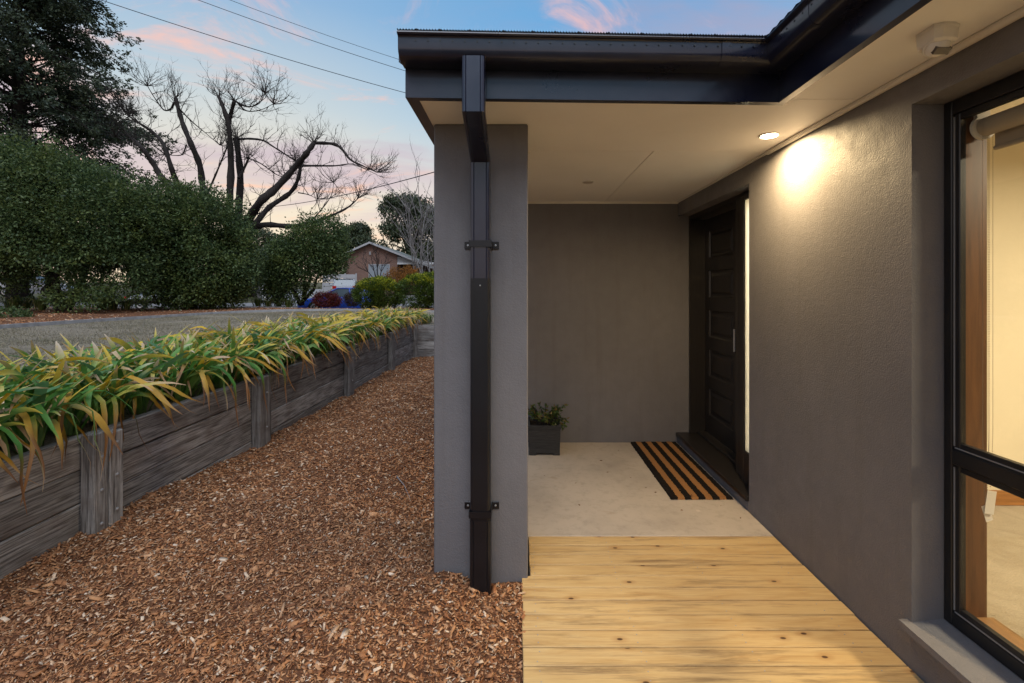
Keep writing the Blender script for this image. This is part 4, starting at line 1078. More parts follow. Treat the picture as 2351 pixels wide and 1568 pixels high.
LB = [lobe(400, 500, Y, 75, 85, 1.6), lobe(470, 520, Y, 85, 85, 1.7), lobe(390, 590, Y, 75, 85, 1.6), lobe(480, 610, Y, 95, 80, 1.8), lobe(530, 575, Y, 44, 70, 1.2), lobe(430, 670, Y - .5, 75, 40, 1.1), lobe(510, 665, Y, 55, 40, 1.0), lobe(350, 560, Y, 40, 80, 1.3)]
shrub('hedge_shrub', A(440, 708, Y), LB, 4300, 19, .16, .13, M['pitto'], 'evergreen hedge shrub standing before the trunk of the bare pollarded tree', 'hedge shrub', 'tall evergreen hedge shrubs behind the lawn',
      tops=[A(390, 560, Y), A(440, 540, Y), A(490, 560, Y), A(360, 620, Y)], r0=.11, inner=.4, gap=-.66, gs=.9, seed=2)
Y = 22.6
LC = [lobe(735, 545, Y, 55, 45, 1.2), lobe(700, 590, Y, 80, 60, 1.5), lobe(662, 622, Y, 48, 48, 1.2), lobe(752, 585, Y, 38, 45, 1.0), lobe(672, 650, Y, 58, 38, 1.3), lobe(635, 655, Y, 34, 28, .8)]
shrub('hedge_shrub', A(690, 700, Y), LC, 2300, 17, .2, .135, M['pitto'], 'smaller open evergreen tree with leaning stems in front of the blue car', 'hedge shrub', 'tall evergreen hedge shrubs behind the lawn',
      tops=[A(640, 610, Y), A(690, 590, Y), A(735, 550, Y), A(760, 610, Y), A(660, 640, Y)], r0=.09, gap=-.45, gs=1.0, seed=3)
# low leafy regrowth at the far end of the lawn bed
shrub('low_shrub', A(10, 742, 13.5), [lobe(10, 732, 13.5, 45, 16, .5)], 160, 14, .07, .09, M['pitto'], 'low leafy green shrub by the lawn edging under the hedge', tops=[A(0, 735, 13.5), A(30, 735, 13.5)], r0=.02, seed=4)

# conifer behind the hedge: whorled drooping boughs with flat sprays
def conifer():
    Y = 30; b = at(40, 640, Y); t = empty('conifer', (b.x, b.y, gz(Y)), 'large dark conifer with layered drooping boughs behind the hedge', 'tree')
    z0, z1 = float(gz(Y)), 27.
    tr = MB(); tr.tube([(b.x, b.y, z0), (b.x + .2, b.y, 10), (b.x, b.y, 20), (b.x, b.y, z1)], [.55, .42, .22, .03], 10); tr.build('trunk', M['bark'], t, True)
    br = MB(); P = []; D = []
    for i in range(330):
        f = random.random() ** .85; z = 3.5 + f * (z1 - 5); az = random.uniform(0, 6.283); pit = random.uniform(-.12, .38)
        rad = 7.6 * min(1, .5 + (z - 3) / 8) * (1 - max(0, (z - 10)) / 21) ** .8 * random.uniform(.55, 1.15)
        dr = Vector((math.cos(az), math.sin(az), 0)); sw = Vector((-dr.y, dr.x, 0)) * random.uniform(-.25, .25) * rad; p0 = Vector((b.x, b.y, z)); p1 = p0 + dr * rad * .5 + Vector((0, 0, rad * (pit + .12))); p2 = p0 + dr * rad + sw + Vector((0, 0, rad * (pit - .12)))
        br.tube([p0, p1, p2], [.07, .045, .012], 5, False)
        for k in range(int(5 + rad * 2.6)):
            u = random.uniform(.25, 1.02) ** .8; q = p0 * (1 - u) ** 2 + p1 * 2 * u * (1 - u) + p2 * u * u + Vector((random.gauss(0, .45), random.gauss(0, .45), random.gauss(-.05, .28)))
            s3 = random.uniform(.16, .34); dn = (dr + Vector((random.gauss(0, .6), random.gauss(0, .6), random.gauss(-.25, .35)))).normalized()
            for j in range(30):
                v_ = random.random(); P.append(q + dn * s3 * 2.2 * v_ + Vector((random.gauss(0, s3 * .55), random.gauss(0, s3 * .55), random.gauss(-.1 * v_, s3 * .4)))); D.append(dn + Vector((0, 0, -.2)))
    br.build('boughs', M['bark'], t, True)
    leaf_cloud('crown', np.array(P), np.array(D), .22, .05, M['conifer'], t, jit=.5)
conifer()

# the bare pollarded tree
def pollard():
    Y = 26.0; s_ = 1750 / 2111 / 1.7423
    def c(x, y, dy=0): return at(x * s_, y * s_, Y + dy)
    base = c(1165, 1420); base.z = float(gz(24.3))
    t = empty('bare_pollarded_tree', base, 'bare winter tree with pollarded limbs and fine twigs against the sunset', 'tree')
    limbs = [
        ([(1160, 1400), (1165, 1250), (1160, 1110)], .42, .36, 0),
        ([(1150, 1130), (1040, 1030), (900, 950), (785, 860), (740, 790), (690, 720), (640, 672)], .24, .11, -1.2),
        ([(1140, 1120), (1000, 1010), (890, 930), (850, 870), (830, 820), (790, 700), (740, 640), (680, 600), (620, 560)], .25, .05, .6),
        ([(1150, 1120), (1060, 1010), (985, 920), (965, 800), (920, 690), (880, 590), (848, 475)], .28, .13, 1.5),
        ([(1150, 1120), (1110, 1020), (1115, 800), (1105, 620), (1085, 540), (1055, 465)], .26, .10, -.6),
        ([(1104, 600), (1112, 560), (1132, 485)], .14, .11, -.6),
        ([(1165, 1120), (1150, 1060), (1160, 850), (1140, 668)], .27, .19, .8),
        ([(1165, 1130), (1200, 1060), (1260, 970), (1330, 910), (1430, 800), (1480, 740), (1515, 690)], .29, .15, -1.0),
        ([(1170, 1130), (1230, 1080), (1300, 1000), (1400, 930), (1440, 860), (1450, 795)], .22, .10, 1.0),
        ([(1170, 1110), (1280, 1085), (1400, 1092), (1500, 1075), (1600, 1040), (1680, 1000), (1730, 955)], .22, .03, .2),
        ([(1515, 690), (1610, 695), (1650, 720), (1690, 770), (1750, 800), (1820, 832)], .12, .025, -1.4),
        ([(1440, 800), (1530, 800), (1620, 800), (1700, 792), (1770, 820)], .085, .02, 1.2),
        ([(1150, 672), (1210, 670), (1270, 678), (1310, 702), (1370, 740), (1430, 778)], .08, .04, .6),
        ([(1150, 860), (1175, 820), (1200, 765)], .09, .06, .5),
        ([(1010, 915), (1055, 810), (1100, 700)], .07, .04, -.3),
        ([(840, 495), (825, 525), (790, 530), (745, 470), (712, 415)], .07, .02, 1.5),
        ([(1140, 490), (1190, 515), (1250, 500), (1280, 450)], .06, .015, -.6),
        ([(1140, 490), (1190, 535), (1260, 530), (1320, 500)], .05, .012, -.6),
        ([(640, 672), (600, 668), (560, 662)], .035, .012, -1.2),
        ([(680, 600), (640, 560), (600, 540)], .035, .01, .6),
        ([(900, 700), (880, 745), (840, 750), (800, 745)], .05, .015, 1.5),
        ([(1190, 760), (1260, 790), (1330, 840), (1380, 860)], .05, .02, .4),
        ([(1500, 1070), (1560, 1000), (1600, 940), (1610, 880)], .05, .012, .2),
        ([(1440, 930), (1490, 940), (1530, 960)], .045, .01, 1.0),
        ([(860, 520), (930, 590), (990, 640), (1060, 700)], .05, .015, 1.5),
    ]
    tw = MB(); spots = []
    for i, (pts, r0, r1, dy) in enumerate(limbs):
        n = len(pts); W = [c(x, y, dy * min(1, k / 2) + .25 * math.sin(k * 2 + i)) for k, (x, y) in enumerate(pts)]
        D_ = []
        for k in range(n - 1):
            a, b, c_, d = W[max(k - 1, 0)], W[k], W[k + 1], W[min(k + 2, n - 1)]
            for q in range(4):
                u = q / 4; D_.append(.5 * ((2 * b) + (c_ - a) * u + (2 * a - 5 * b + 4 * c_ - d) * u * u + (3 * b - a - 3 * c_ + d) * u ** 3))
        D_.append(W[-1]); N = len(D_); rad = [(r0 + (r1 - r0) * k / (N - 1)) * random.uniform(.93, 1.08) for k in range(N)]
        rad = [r_ * (.84 + .16 * math.sin(k * 2.3 + i) * random.random()) for k, r_ in enumerate(rad)]; m = MB(); m.tube(D_, rad, 9); m.build('trunk' if i == 0 else 'limb', M['bark'], t, True)
        if i:
            for k in range(N):
                if D_[k].z > 3.5: spots.append((D_[k], (D_[min(k + 1, N - 1)] - D_[max(k - 1, 0)]).normalized(), rad[k], k / (N - 1)))
            for q in range(5): spots.append((D_[-1], (D_[-1] - D_[-3]).normalized(), rad[-1], 1))
    def twig(p, d, L, r, lev):
        pts = [p]; n = 4; q = p.copy(); dd = d.copy()
        for k in range(n):
            dd = (dd + Vector((random.gauss(0, .22), random.gauss(0, .22), random.gauss(.10, .16)))).normalized(); q = q + dd * L / n; pts.append(q)
        tw.tube(pts, [r, r * .8, r * .6, r * .45, r * .3], 4 if lev else 5, False)
        if lev < 2:
            for k in range(random.randint(2, 4)):
                j = random.randint(1, n); e = (pts[j] - pts[j - 1]).normalized(); sd_ = Vector((random.gauss(0, 1), random.gauss(0, 1), random.gauss(.3, .8))); twig(pts[j], (e + sd_ * .6).normalized(), L * random.uniform(.4, .7), r * .55, lev + 1)
    for p, d, r, u in spots:
        for k in range(random.choice((0, 0, 1, 1, 1)) if u < 1 else 2):
            s2 = Vector((random.gauss(0, 1), random.gauss(0, .8), random.gauss(.7, .6))); s2.normalize()
            twig(p, (d * .35 + s2).normalized(), random.uniform(.55, 1.5), random.uniform(.014, .026), 0)
    tw.build('twigs', M['bark'], t)
pollard()

# gum trees and bare pale trees on the far side of the street
def gum(dx, dy_base, Y, blobs, label, trunk_r=.25):
    b = at(dx, dy_base, Y); b.z = float(gz(Y)); t = empty('gum_tree', b, label, 'tree', 'gum trees beyond the street')
    m = MB(); L = [lobe(*q, Y + random.uniform(-1, 1), r1, r2) for q, r1, r2 in [((p[0], p[1]), p[2], p[3]) for p in blobs]]
    fork = Vector((b.x, b.y, b.z + (L[0][2] - b.z) * .45)); m.tube([b, fork], [trunk_r, trunk_r * .7], 8)
    for l in L:
        e = Vector(l[:3]); m.tube([fork, fork.lerp(e, .5) + Vector((random.uniform(-.4, .4), 0, .3)), e], [trunk_r * .5, trunk_r * .3, .03], 6)
    m.build('trunk', M['bark_gum'], t, True)
    P, D = lobes_points(L, 1050, 20, .30, .35, -.40, .8, int(dx) % 7); D = D * .3 + np.array((0, 0, -.9))
    leaf_cloud('crown', P, D, .42, .085, M['gum'], t, jit=.5)
gum(935, 640, 52, [(905, 475, 35, 26), (945, 470, 40, 24), (900, 530, 30, 22), (965, 530, 40, 45), (985, 500, 30, 30), (880, 560, 20, 14), (930, 600, 45, 30), (985, 590, 30, 40)], 'tall grey green gum tree behind the brick house')
gum(815, 600, 62, [(800, 540, 28, 18), (825, 530, 20, 14), (780, 560, 25, 18), (835, 555, 16, 12)], 'small rounded gum tree above the left end of the brick house roof')
gum(580, 640, 58, [(590, 560, 40, 40), (560, 600, 40, 40), (620, 590, 40, 35), (660, 570, 35, 30), (540, 560, 30, 40)], 'hazy gum tree glimpsed between the hedge shrubs')
gum(330, 640, 60, [(330, 560, 60, 50), (260, 580, 60, 50), (400, 590, 60, 50), (180, 570, 60, 60), (80, 580, 70, 60), (0, 560, 70, 70)], 'wide gum tree mostly hidden behind the tall hedge shrubs')
def bare(dx, dyb, dyt, Y, spread, label, mat='bark_pale', nst=5, r0=.07, grp='bare pale stemmed trees'):
    b = at(dx, dyb, Y); top = at(dx, dyt, Y); t = empty('bare_tree', b, label, 'tree', grp); m = MB(); H = top.z - b.z
    def br(p, d, L, r, lev):
        pts = [p]; q = p.copy(); dd = d.copy()
        for k in range(4): dd = (dd + Vector((random.gauss(0, .12), random.gauss(0, .12), random.gauss(.05, .08)))).normalized(); q = q + dd * L / 4; pts.append(q)
        m.tube(pts, [r, r * .85, r * .7, r * .55, r * .35], 5 if lev < 2 else 4, False)
        if lev < 3:
            for k in range(3 if lev else 5):
                j = random.randint(1, 4); br(pts[j], ((pts[j] - pts[j - 1]).normalized() + Vector((random.gauss(0, .5), random.gauss(0, .5), random.gauss(.1, .2)))).normalized(), L * random.uniform(.35, .6), r * .5, lev + 1)
    for k in range(nst):
        a = random.uniform(0, 6.283); br(b + Vector((math.cos(a) * .1, math.sin(a) * .1, 0)), Vector((math.cos(a) * spread, math.sin(a) * spread, 1)).normalized(), H * random.uniform(.7, .95), r0, 0)
    m.build('branches', M[mat], t)
bare(965, 660, 470, 37, .22, 'bare pale stemmed tree right against the grey pillar edge'); bare(988, 665, 500, 36, .25, 'bare pale stemmed tree half hidden by the grey pillar')
bare(868, 650, 575, 35.5, .65, 'small dark bare tree in front of the brick house window', 'bark', 4, .045, 'bare pale stemmed trees')

# clipped golden shrubs, red shrub, bronze shrub, tufts
Y = 20.2
def golden(base, lobes, ncl, label):
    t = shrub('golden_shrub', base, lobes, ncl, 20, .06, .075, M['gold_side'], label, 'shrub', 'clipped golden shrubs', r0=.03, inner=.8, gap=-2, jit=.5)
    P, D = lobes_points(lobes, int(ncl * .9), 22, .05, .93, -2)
    zc = max(l[2] + l[5] for l in lobes); ok = (D[:, 2] > .42) & (P[:, 2] > zc - .55); leaf_cloud('lit_top', P[ok], D[ok], .075, .02, M['gold'], t, jit=.5)  # yellow leaves only on top: light on the crown painted as leaf colour
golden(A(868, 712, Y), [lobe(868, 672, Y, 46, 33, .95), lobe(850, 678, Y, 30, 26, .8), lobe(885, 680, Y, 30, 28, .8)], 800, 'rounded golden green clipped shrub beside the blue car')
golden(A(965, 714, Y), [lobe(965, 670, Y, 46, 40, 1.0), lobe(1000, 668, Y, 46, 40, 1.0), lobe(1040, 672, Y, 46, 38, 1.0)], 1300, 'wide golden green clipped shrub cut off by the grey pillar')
Y = 21.6
shrub('red_shrub', A(750, 705, Y), [lobe(748, 689, Y, 26, 17, .55), lobe(768, 689, Y, 12, 11, .35)], 330, 16, .06, .07, M['redleaf'], 'low round dark red shrub in front of the blue car', r0=.02, gap=-2, tops=[A(740, 690, Y), A(760, 690, Y)])
shrub('dark_shrub', A(808, 704, Y), [lobe(808, 688, Y, 16, 15, .35)], 190, 16, .05, .06, M['darkred'], 'small dark brown globe shrub in front of the blue car door', r0=.02, gap=-2, tops=[A(808, 688, Y)])
Y = 33
shrub('bronze_shrub', A(925, 655, Y), [lobe(925, 632, Y, 34, 18, 1.0), lobe(905, 640, Y, 20, 14, .8), lobe(945, 638, Y, 18, 14, .8)], 300, 14, .12, .12, M['bronze'], 'orange bronze bush before the brick house verandah', r0=.03, gap=-.5)
shrub('street_shrub', A(600, 665, 37), [lobe(600, 630, 37, 25, 30, 1.0), lobe(585, 600, 37, 25, 30, 1.0)], 260, 14, .14, .15, M['pitto'], 'green shrub growing beside the far driveway fence', r0=.05, gap=-.6)
shrub('street_shrub', A(770, 640, 37.2), [lobe(770, 625, 37.2, 22, 14, .7)], 160, 14, .12, .14, M['pitto'], 'dark green shrub behind the white slat fence', r0=.05, gap=-.9)
def tuft(dx, dyb, Y, n, h, wd, label, mat='tuft', nm='grass_tuft', grp=None):
    b = at(dx, dyb, Y); t = empty(nm, b, label, 'plant', grp); V = []; F = []
    for i in range(n):
        a = random.uniform(0, 6.283); L = h * random.uniform(.6, 1.15); out_ = random.uniform(.2, 1.0); r = random.uniform(0, wd); p = b + Vector((math.cos(a) * r, math.sin(a) * r, 0)); dd = Vector((math.cos(a), math.sin(a), 0)); sd_ = Vector((-dd.y, dd.x, 0)) * .009 * (h / .3)
        pts = [p, p + dd * L * out_ * .3 + Vector((0, 0, L * .6)), p + dd * L * out_ * .75 + Vector((0, 0, L * .75)), p + dd * L * out_ * 1.1 + Vector((0, 0, L * .5))]
        o = len(V)
        for k, q in enumerate(pts): ww = (1, 1.2, .9, .1)[k]; V += [q - sd_ * ww, q + sd_ * ww]
        F += [(o + 2 * k, o + 2 * k + 2, o + 2 * k + 3, o + 2 * k + 1) for k in range(3)]
    mk('leaves', V, F, M[mat], t)
tuft(978, 742, 11.5, 90, .28, .16, 'pale green grass tuft at the corner of the sleeper wall')
tuft(1030, 742, 11.6, 90, .28, .16, 'green grass tuft behind the pillar above the sleeper wall')
for i, (dx, dy, Y) in enumerate(((590, 703, 22), (615, 704, 22), (640, 704, 22.2), (662, 705, 22))): tuft(dx, dy, Y, 60, .5, .2, 'green strap leaved tuft on the mulch left of the small evergreen tree', nm='lily_tuft', grp='strap leaved tufts under the hedge')
for i, (dx, dy, Y) in enumerate(((60, 708, 17.5), (95, 712, 17.5), (30, 712, 17), (235, 712, 18.5), (260, 712, 18.5), (290, 712, 18.5))): tuft(dx, dy, Y, 60, .6, .2, 'yellow green strap leaved tuft under the tallest hedge shrub', nm='lily_tuft', grp='strap leaved tufts under the hedge')

# timber log border beside the street
m = MB(); a = at(290, 692, 23.3); b = at(420, 691, 24.0); m.tube([a, a.lerp(b, .5), b], .13, 10); tag(m.build('log_border', M['bark'], None, .8), 'dark round timber log lying along the bed under the hedge', 'log')

# ---------------------------------------------------------------- the brick house opposite
def brick_house():
    Y = 38.0; k = 1.7423 / 1820 * Y
    xl, xr, xv = at(790, 0, Y).x, at(912, 0, Y).x, at(1075, 0, Y).x; zp = at(0, 556, Y).z; ze = at(0, 583, Y).z; z0 = float(gz(Y)) - .3; xp = at(852, 0, Y).x
    h = empty('brick_house', (xp, Y, z0), 'low brick house with pale gable edge across the street', 'house')
    mk('gable_wall', [(xl, Y, z0), (xr, Y, z0), (xr, Y, ze - .12), (xp, Y, zp - .12), (xl, Y, ze - .12), (xl, Y + 9, z0), (xr, Y + 9, z0), (xr, Y + 9, ze - .12), (xl, Y + 9, ze - .12), (xp, Y + 9, zp - .12)], [(0, 1, 2, 3, 4), (0, 4, 8, 5), (1, 6, 7, 2), (5, 8, 9, 7, 6)], M['brick'], h)
    # roof: left slope, long right slope over the verandah
    xe2 = at(1085, 0, Y).x; ze2 = ze - (xe2 - xr) * ((zp - ze) / (xr - xp)) * .85
    sl = (zp - ze) / (xr - xp); xlo = xl - .35; zlo = zp - (xp - xlo) * sl
    def slab(name, pts, mat, par, th=.12):
        V = [(x, y, z) for x, y, z in pts] + [(x, y, z - th) for x, y, z in pts]; n = len(pts)
        return mk(name, V, [tuple(range(n)), tuple(range(2 * n - 1, n - 1, -1))] + [(i, (i + 1) % n, n + (i + 1) % n, n + i) for i in range(n)], mat, par)
    rf = slab('roof', [(xlo, Y - .4, zlo), (xp, Y - .4, zp), (xp, Y + 9.4, zp), (xlo, Y + 9.4, zlo)], M['roof_tile'], h)
    slab('roof', [(xp, Y - .4, zp), (xe2, Y - .4, ze2), (xe2, Y + 9.4, ze2), (xp, Y + 9.4, zp)], M['roof_tile'], h)
    m = MB()
    for (xa, za), (xb, zb) in (((xlo, zlo), (xp, zp)), ((xp, zp), (xe2, ze2))):
        m.add([(xa, Y - .44, za - .15), (xb, Y - .44, zb - .15), (xb, Y - .44, zb + .01), (xa, Y - .44, za + .01), (xa, Y - .405, za - .15), (xb, Y - .405, zb - .15), (xb, Y - .405, zb + .01), (xa, Y - .405, za + .01)], [(0, 1, 2, 3), (4, 7, 6, 5), (0, 4, 5, 1), (3, 2, 6, 7), (0, 3, 7, 4), (1, 5, 6, 2)])
    m.build('barge_board', M['house_trim'], rf)
    zb = at(0, 603, Y).z
    mk('verandah_gable', [(xr + .01, Y + .05, zb), (xr + 3.2, Y + .05, zb), (xr + .01, Y + .05, ze - .2)], [(0, 1, 2)], M['house_trim'], h)
    m = MB(); m.box(xr + .01, xe2, Y + 3, Y + 3.2, z0, zb); m.build('verandah_wall', M['brick'], h)
    MB().box(xr + .005, xe2, Y, Y + .12, zb - .14, zb).build('verandah_beam', M['white_paint'], h)
    for i in range(4): MB().box(xr + 1.9 + i * 1.6, xr + 2.02 + i * 1.6, Y, Y + .1, z0, zb - .141).build('verandah_post', M['white_paint'], h)
    xa, xb = at(848, 0, Y).x, at(894, 0, Y).x; za, zb2 = at(0, 636, Y).z, at(0, 608, Y).z
    f = MB(); 
    for q in ((xa - .05, xa, za, zb2), (xb, xb + .05, za, zb2), ((xa + xb) / 2 - .03, (xa + xb) / 2 + .03, za, zb2)): f.box(q[0], q[1], Y - .04, Y + .03, q[2], q[3])
    f.box(xa - .05, xb + .05, Y - .04, Y + .03, zb2, zb2 + .06); f.box(xa - .05, xb + .05, Y - .06, Y + .03, za - .07, za); wi = f.build('window', M['house_trim'], h)
    for q in ((xa + .001, (xa + xb) / 2 - .031), ((xa + xb) / 2 + .031, xb - .001)): MB().box(q[0], q[1], Y - .012, Y - .004, za + .001, zb2 - .001).build('pane', M['window_dark'], wi)
    MB().box(xp - .12, xp + .02, Y - .12, Y - .001, at(0, 585, Y).z, at(0, 578, Y).z).build('wall_lamp', M['alu'], h)
brick_house()
def fence(name, P0, P1, h, nsl, mat, label, gap=.03, posts_=4, vertical=False):
    a, b = Vector(P0), Vector(P1); t = empty(name, a, label, 'fence'); u = (b - a); L = u.length; u.normalize(); nrm = Vector((-u.y, u.x, 0)) * .02
    def slat(p, q, z0, z1, nm, th=1):
        V = [p - nrm * th + Vector((0, 0, z0)), q - nrm * th + Vector((0, 0, z0)), q - nrm * th + Vector((0, 0, z1)), p - nrm * th + Vector((0, 0, z1)), p + nrm * th + Vector((0, 0, z0)), q + nrm * th + Vector((0, 0, z0)), q + nrm * th + Vector((0, 0, z1)), p + nrm * th + Vector((0, 0, z1))]
        mk(nm, V, [(0, 1, 2, 3), (4, 7, 6, 5), (0, 4, 5, 1), (3, 2, 6, 7), (0, 3, 7, 4), (1, 5, 6, 2)], mat, t)
    if vertical:
        n = int(L / nsl)
        for i in range(n): slat(a + u * (i * nsl), a + u * (i * nsl + nsl - .012), 0, h + random.uniform(-.01, .01), 'paling')
        return
    for i in range(nsl): z = h * i / nsl; slat(a, b, z + gap, z + h / nsl, 'slat')
    for i in range(posts_): p = a + u * (L * i / (posts_ - 1)); slat(p - u * .05, p + u * .05, -.2, h + .08, 'post', 2.2)
z_ = float(gz(36))
fence('slat_fence', (at(742, 0, 36).x, 36, z_), (at(818, 0, 36).x, 36, z_), at(0, 630, 36).z - z_, 6, M['house_trim'], 'pale horizontal slat fence behind the silver hatchback')
z_ = float(gz(34))
fence('slat_fence', (at(604, 0, 34).x, 34, z_), (at(622, 0, 34).x, 34, z_), at(0, 630, 34).z - z_, 6, M['white_paint'], 'short white slat fence beside the far driveway', posts_=2)
fence('paling_fence', (at(604, 0, 35).x, 35, float(gz(35))), (at(566, 0, 42).x, 42, float(gz(42))), 1.85, .15, M['fence_grey'], 'grey paling fence along the far driveway', vertical=True)
# wheelie bin
b = at(566, 0, 37); b.z = float(gz(37)) + .15; t = empty('wheelie_bin', b, 'black wheelie bin beside the white four wheel drive', 'bin')
mk('body', [(b.x + sx * w_, b.y + sy * w_, b.z + z) for z, w_ in ((.08, .22), (.95, .30), (1.0, .30)) for sx, sy in ((-1, -1), (1, -1), (1, 1), (-1, 1))], [(i * 4 + k, i * 4 + (k + 1) % 4, i * 4 + 4 + (k + 1) % 4, i * 4 + 4 + k) for i in range(2) for k in range(4)] + [(0, 1, 2, 3)], M['bin'], t)
m = MB(); m.cbox(b.x - .32, b.x + .32, b.y - .34, b.y + .32, b.z + 1.002, b.z + 1.06, .02); m.build('lid', M['bin'], t)
for sx in (-1, 1): MB().lathe([(.1, -.03), (.1, .03)], (b.x + sx * .26, b.y + .22, b.z + .1), 14, 'X').build('wheel', M['tyre'], t)

# ---------------------------------------------------------------- parked cars
def car(name, loc, rz, label, pmat, style, cat='car'):
    t = empty(name, (0, 0, 0), label, cat, 'cars across the street')
    if style == 'sedan': Lh, W, zb, belt, roof = 2.35, .90, .22, .92, 1.43; hood = [(-2.35, .58, .78), (-2.28, .86, .86), (-1.75, 1.0, .94), (-1.2, 1.0, .95), (0, 1.0, .93), (.95, 1.0, .92), (1.5, .99, .86), (2.0, .95, .76), (2.25, .84, .64), (2.35, .66, .52)]; cb, ct = (-1.85, 1.15), (-.95, .25); wz = (-1.38, 1.42)
    elif style == 'hatch': Lh, W, zb, belt, roof = 2.1, .88, .22, .95, 1.50; hood = [(-2.1, .78, .85), (-2.06, .92, .98), (-1.7, 1.0, 1.0), (-1, 1.0, .98), (0, 1.0, .96), (.9, 1.0, .95), (1.4, .98, .88), (1.85, .93, .76), (2.05, .8, .62), (2.1, .66, .52)]; cb, ct = (-2.0, 1.15), (-1.65, .25); wz = (-1.28, 1.3)
    else: Lh, W, zb, belt, roof = 2.35, .95, .35, 1.15, 1.85; hood = [(-2.35, .92, 1.0), (-2.3, .97, 1.12), (-1.6, 1.0, 1.16), (0, 1.0, 1.15), (.9, 1.0, 1.14), (1.5, 1.0, 1.10), (2.1, .97, 1.04), (2.3, .92, .92), (2.35, .85, .7)]; cb, ct = (-2.25, 1.1), (-2.1, .55); wz = (-1.35, 1.45)
    V = []; F = []; n = 11
    for x, ws, zt in hood:
        w_ = W * ws; zb_ = zb + (.1 if abs(x) > Lh - .1 else 0)
        half = [(w_ * .9, zb_), (w_ * .985, zb_ + (zt - zb_) * .3), (w_, zb_ + (zt - zb_) * .62), (w_ * .965, zb_ + (zt - zb_) * .9), (w_ * .88, zt)]
        pr = half + [(0, zt + .025)] + [(-a, b) for a, b in half[::-1]]
        V += [(x, a, b) for a, b in pr]
    for i in range(len(hood) - 1): F += [(i * n + k, i * n + k + 1, (i + 1) * n + k + 1, (i + 1) * n + k) for k in range(n - 1)] + [(i * n, (i + 1) * n, (i + 1) * n + n - 1, i * n + n - 1)]
    F += [tuple(range(n)), tuple(range((len(hood) - 1) * n + n - 1, (len(hood) - 1) * n - 1, -1))]
    bd = mk('body', V, F, pmat, t, R(35))
    wb, wt = W * .90, W * .70; zr = roof - .05
    G = [(cb[0], -wb, belt), (cb[1], -wb, belt), (cb[1], wb, belt), (cb[0], wb, belt), (ct[0], -wt, zr), (ct[1], -wt, zr), (ct[1], wt, zr), (ct[0], wt, zr)]
    mk('windows', G, [(0, 1, 5, 4), (1, 2, 6, 5), (2, 3, 7, 6), (3, 0, 4, 7)], M['car_glass'], t)
    RV = []; RF = []; nx, ny = 7, 5
    for i in range(nx):
        for j in range(ny):
            u, v_ = i / (nx - 1), j / (ny - 1); RV.append((ct[0] - .05 + (ct[1] - ct[0] + .1) * u, (-1 + 2 * v_) * (wt + .012), zr + .002 + .055 * (1 - (2 * u - 1) ** 4) * (1 - (2 * v_ - 1) ** 4 * .8)))
    RF = [(i * ny + j, (i + 1) * ny + j, (i + 1) * ny + j + 1, i * ny + j + 1) for i in range(nx - 1) for j in range(ny - 1)]
    mk('roof', RV, RF, pmat, t, True)
    pi_ = MB()
    for sy in (-1, 1):
        for xa, xb in ((cb[0], ct[0]), (cb[1], ct[1]), ((cb[0] + cb[1]) / 2 - .1, (ct[0] + ct[1]) / 2 - .05)): pi_.tube([(xa, sy * wb, belt - .02), (xb, sy * (wt + .004), zr + .01)], [.05, .035], 6)
        pi_.tube([(ct[0], sy * wt, zr + .005), (ct[1], sy * wt, zr + .005)], .032, 6)
    pi_.build('pillars', pmat, t, True)
    for x in wz:
        for sy in (-1, 1):
            r = .33 if style != 'suv' else .38
            wh = MB().lathe([(r * .62, -.11), (r * .95, -.10), (r, -.06), (r, .06), (r * .95, .10), (r * .62, .11)], (x, sy * (W - .09), r), 22, 'Y').build('wheel', M['tyre'], t, .6)
            MB().lathe([(r * .62, 0), (r * .55, .02), (r * .2, .012), (.01, .03)], (x, sy * (W + .005), r), 16, 'Y', sy).build('rim', M['rim'], wh)
    for sy in (-1, 1):
        hl = hood[-3]; 
        mk('headlight', [(hl[0] - .12, sy * W * hl[1] * .985 , hl[2] - .12), (hl[0] + .2, sy * W * .80, hl[2] - .22), (hl[0] + .27, sy * W * .55, hl[2] - .24), (hl[0] + .22, sy * W * .55, hl[2] - .10), (hl[0] + .10, sy * W * .83, hl[2] - .04), (hl[0] - .12, sy * W * hl[1] * .97, hl[2] - .03)], [(0, 1, 4, 5), (1, 2, 3, 4)], M['headlight'], t)
        rx = hood[0][0]; zt_ = hood[1][2]
        MB().cbox(rx - .02, rx + .16, min(sy * W * .62, sy * W * .92), max(sy * W * .62, sy * W * .92), zt_ - .22, zt_ - .02, .02).build('tail_light', M['taillight'], t)
        mr = MB(); mr.cbox(cb[1] - .30, cb[1] - .14, min(sy * (wb + .04), sy * (wb + .22)), max(sy * (wb + .04), sy * (wb + .22)), belt + .03, belt + .15, .03); mr.build('mirror', pmat, t)
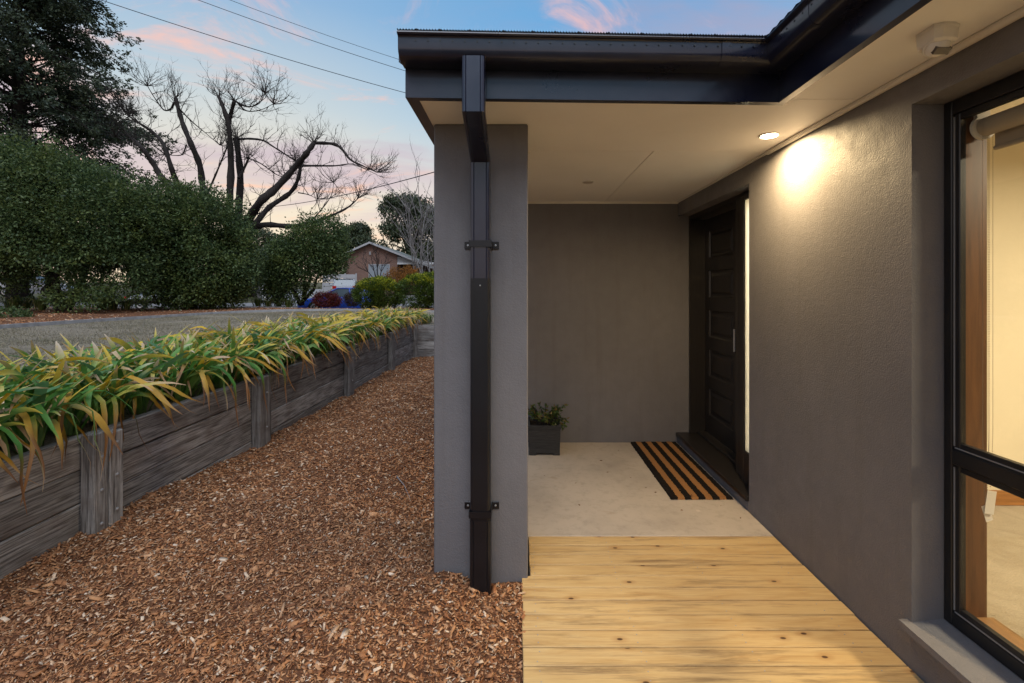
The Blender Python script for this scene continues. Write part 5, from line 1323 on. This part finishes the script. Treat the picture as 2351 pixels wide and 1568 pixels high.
        MB().cbox(-.4, -.2, min(sy * W * 1.0, sy * (W + .025)), max(sy * W * 1.0, sy * (W + .025)), belt - .2, belt - .165, .008).build('door_handle', pmat, t)
    m = MB(); m.cbox(hood[0][0] - .03, hood[0][0] + .05, -.26, .26, .52, .63, .01); m.build('number_plate', M['white_paint'], t)
    t.location = loc; t.rotation_euler = (0, 0, rz); return t
cx = at(772, 0, 26.3)
car('parked_car', (cx.x + .3, 26.6, float(gz(26.5)) + .02), R(180 + 14), 'blue sedan parked on the street behind the red shrub', M['car_blue'], 'sedan')
cx = at(781, 0, 33.6); car('parked_car', (cx.x - .1, 34.6, float(gz(34)) + .16), R(112), 'silver hatchback seen from behind in the driveway', M['car_silver'], 'hatch')
cx = at(538, 0, 37); car('four_wheel_drive', (cx.x, 37.5, float(gz(37)) + .16), R(-75), 'white four wheel drive half hidden behind the hedge near the bin', M['car_white'], 'suv')
cx = at(75, 0, 32); car('parked_car', (cx.x, 32.3, float(gz(32)) + .55), R(5), 'white car glimpsed through the tallest hedge shrub', M['car_white'], 'hatch')
cx = at(405, 0, 29); car('parked_car', (cx.x, 28.8, float(gz(29)) + .02), R(3), 'pale silver car glimpsed low between two hedge shrubs', M['car_silver'], 'sedan')

# ---------------------------------------------------------------- overhead cables
def wire(p, q, Y0, Y1, r, label, sag=.25, ext=.35):
    a, b = at(*p, Y0), at(*q, Y1); a2 = a - (b - a) * ext; b2 = b + (b - a) * ext; m = MB(); n = 24
    pts = []
    for i in range(n + 1): u = i / n; v_ = a2.lerp(b2, u); v_.z -= sag * 4 * (u - .205) * (.795 - u) * (1 if .2 < u < .8 else 1); pts.append(v_)
    m.tube(pts, r, 6); tag(m.build('power_cable', M['wire'], None, True), label, 'cable', 'overhead cables')
wire((232, 0), (930, 213), 17, 21, .013, 'lowest of the three overhead cables crossing the sky', .30)
wire((455, 0), (915, 158), 18, 21, .011, 'middle of the three overhead cables crossing the sky', .18)
wire((528, 0), (905, 133), 19, 22, .009, 'topmost of the three overhead cables crossing the sky', .15)
wire((600, 478), (998, 398), 30, 16, .016, 'single cable dropping from the pillar edge to behind the bare tree', .5, .25)
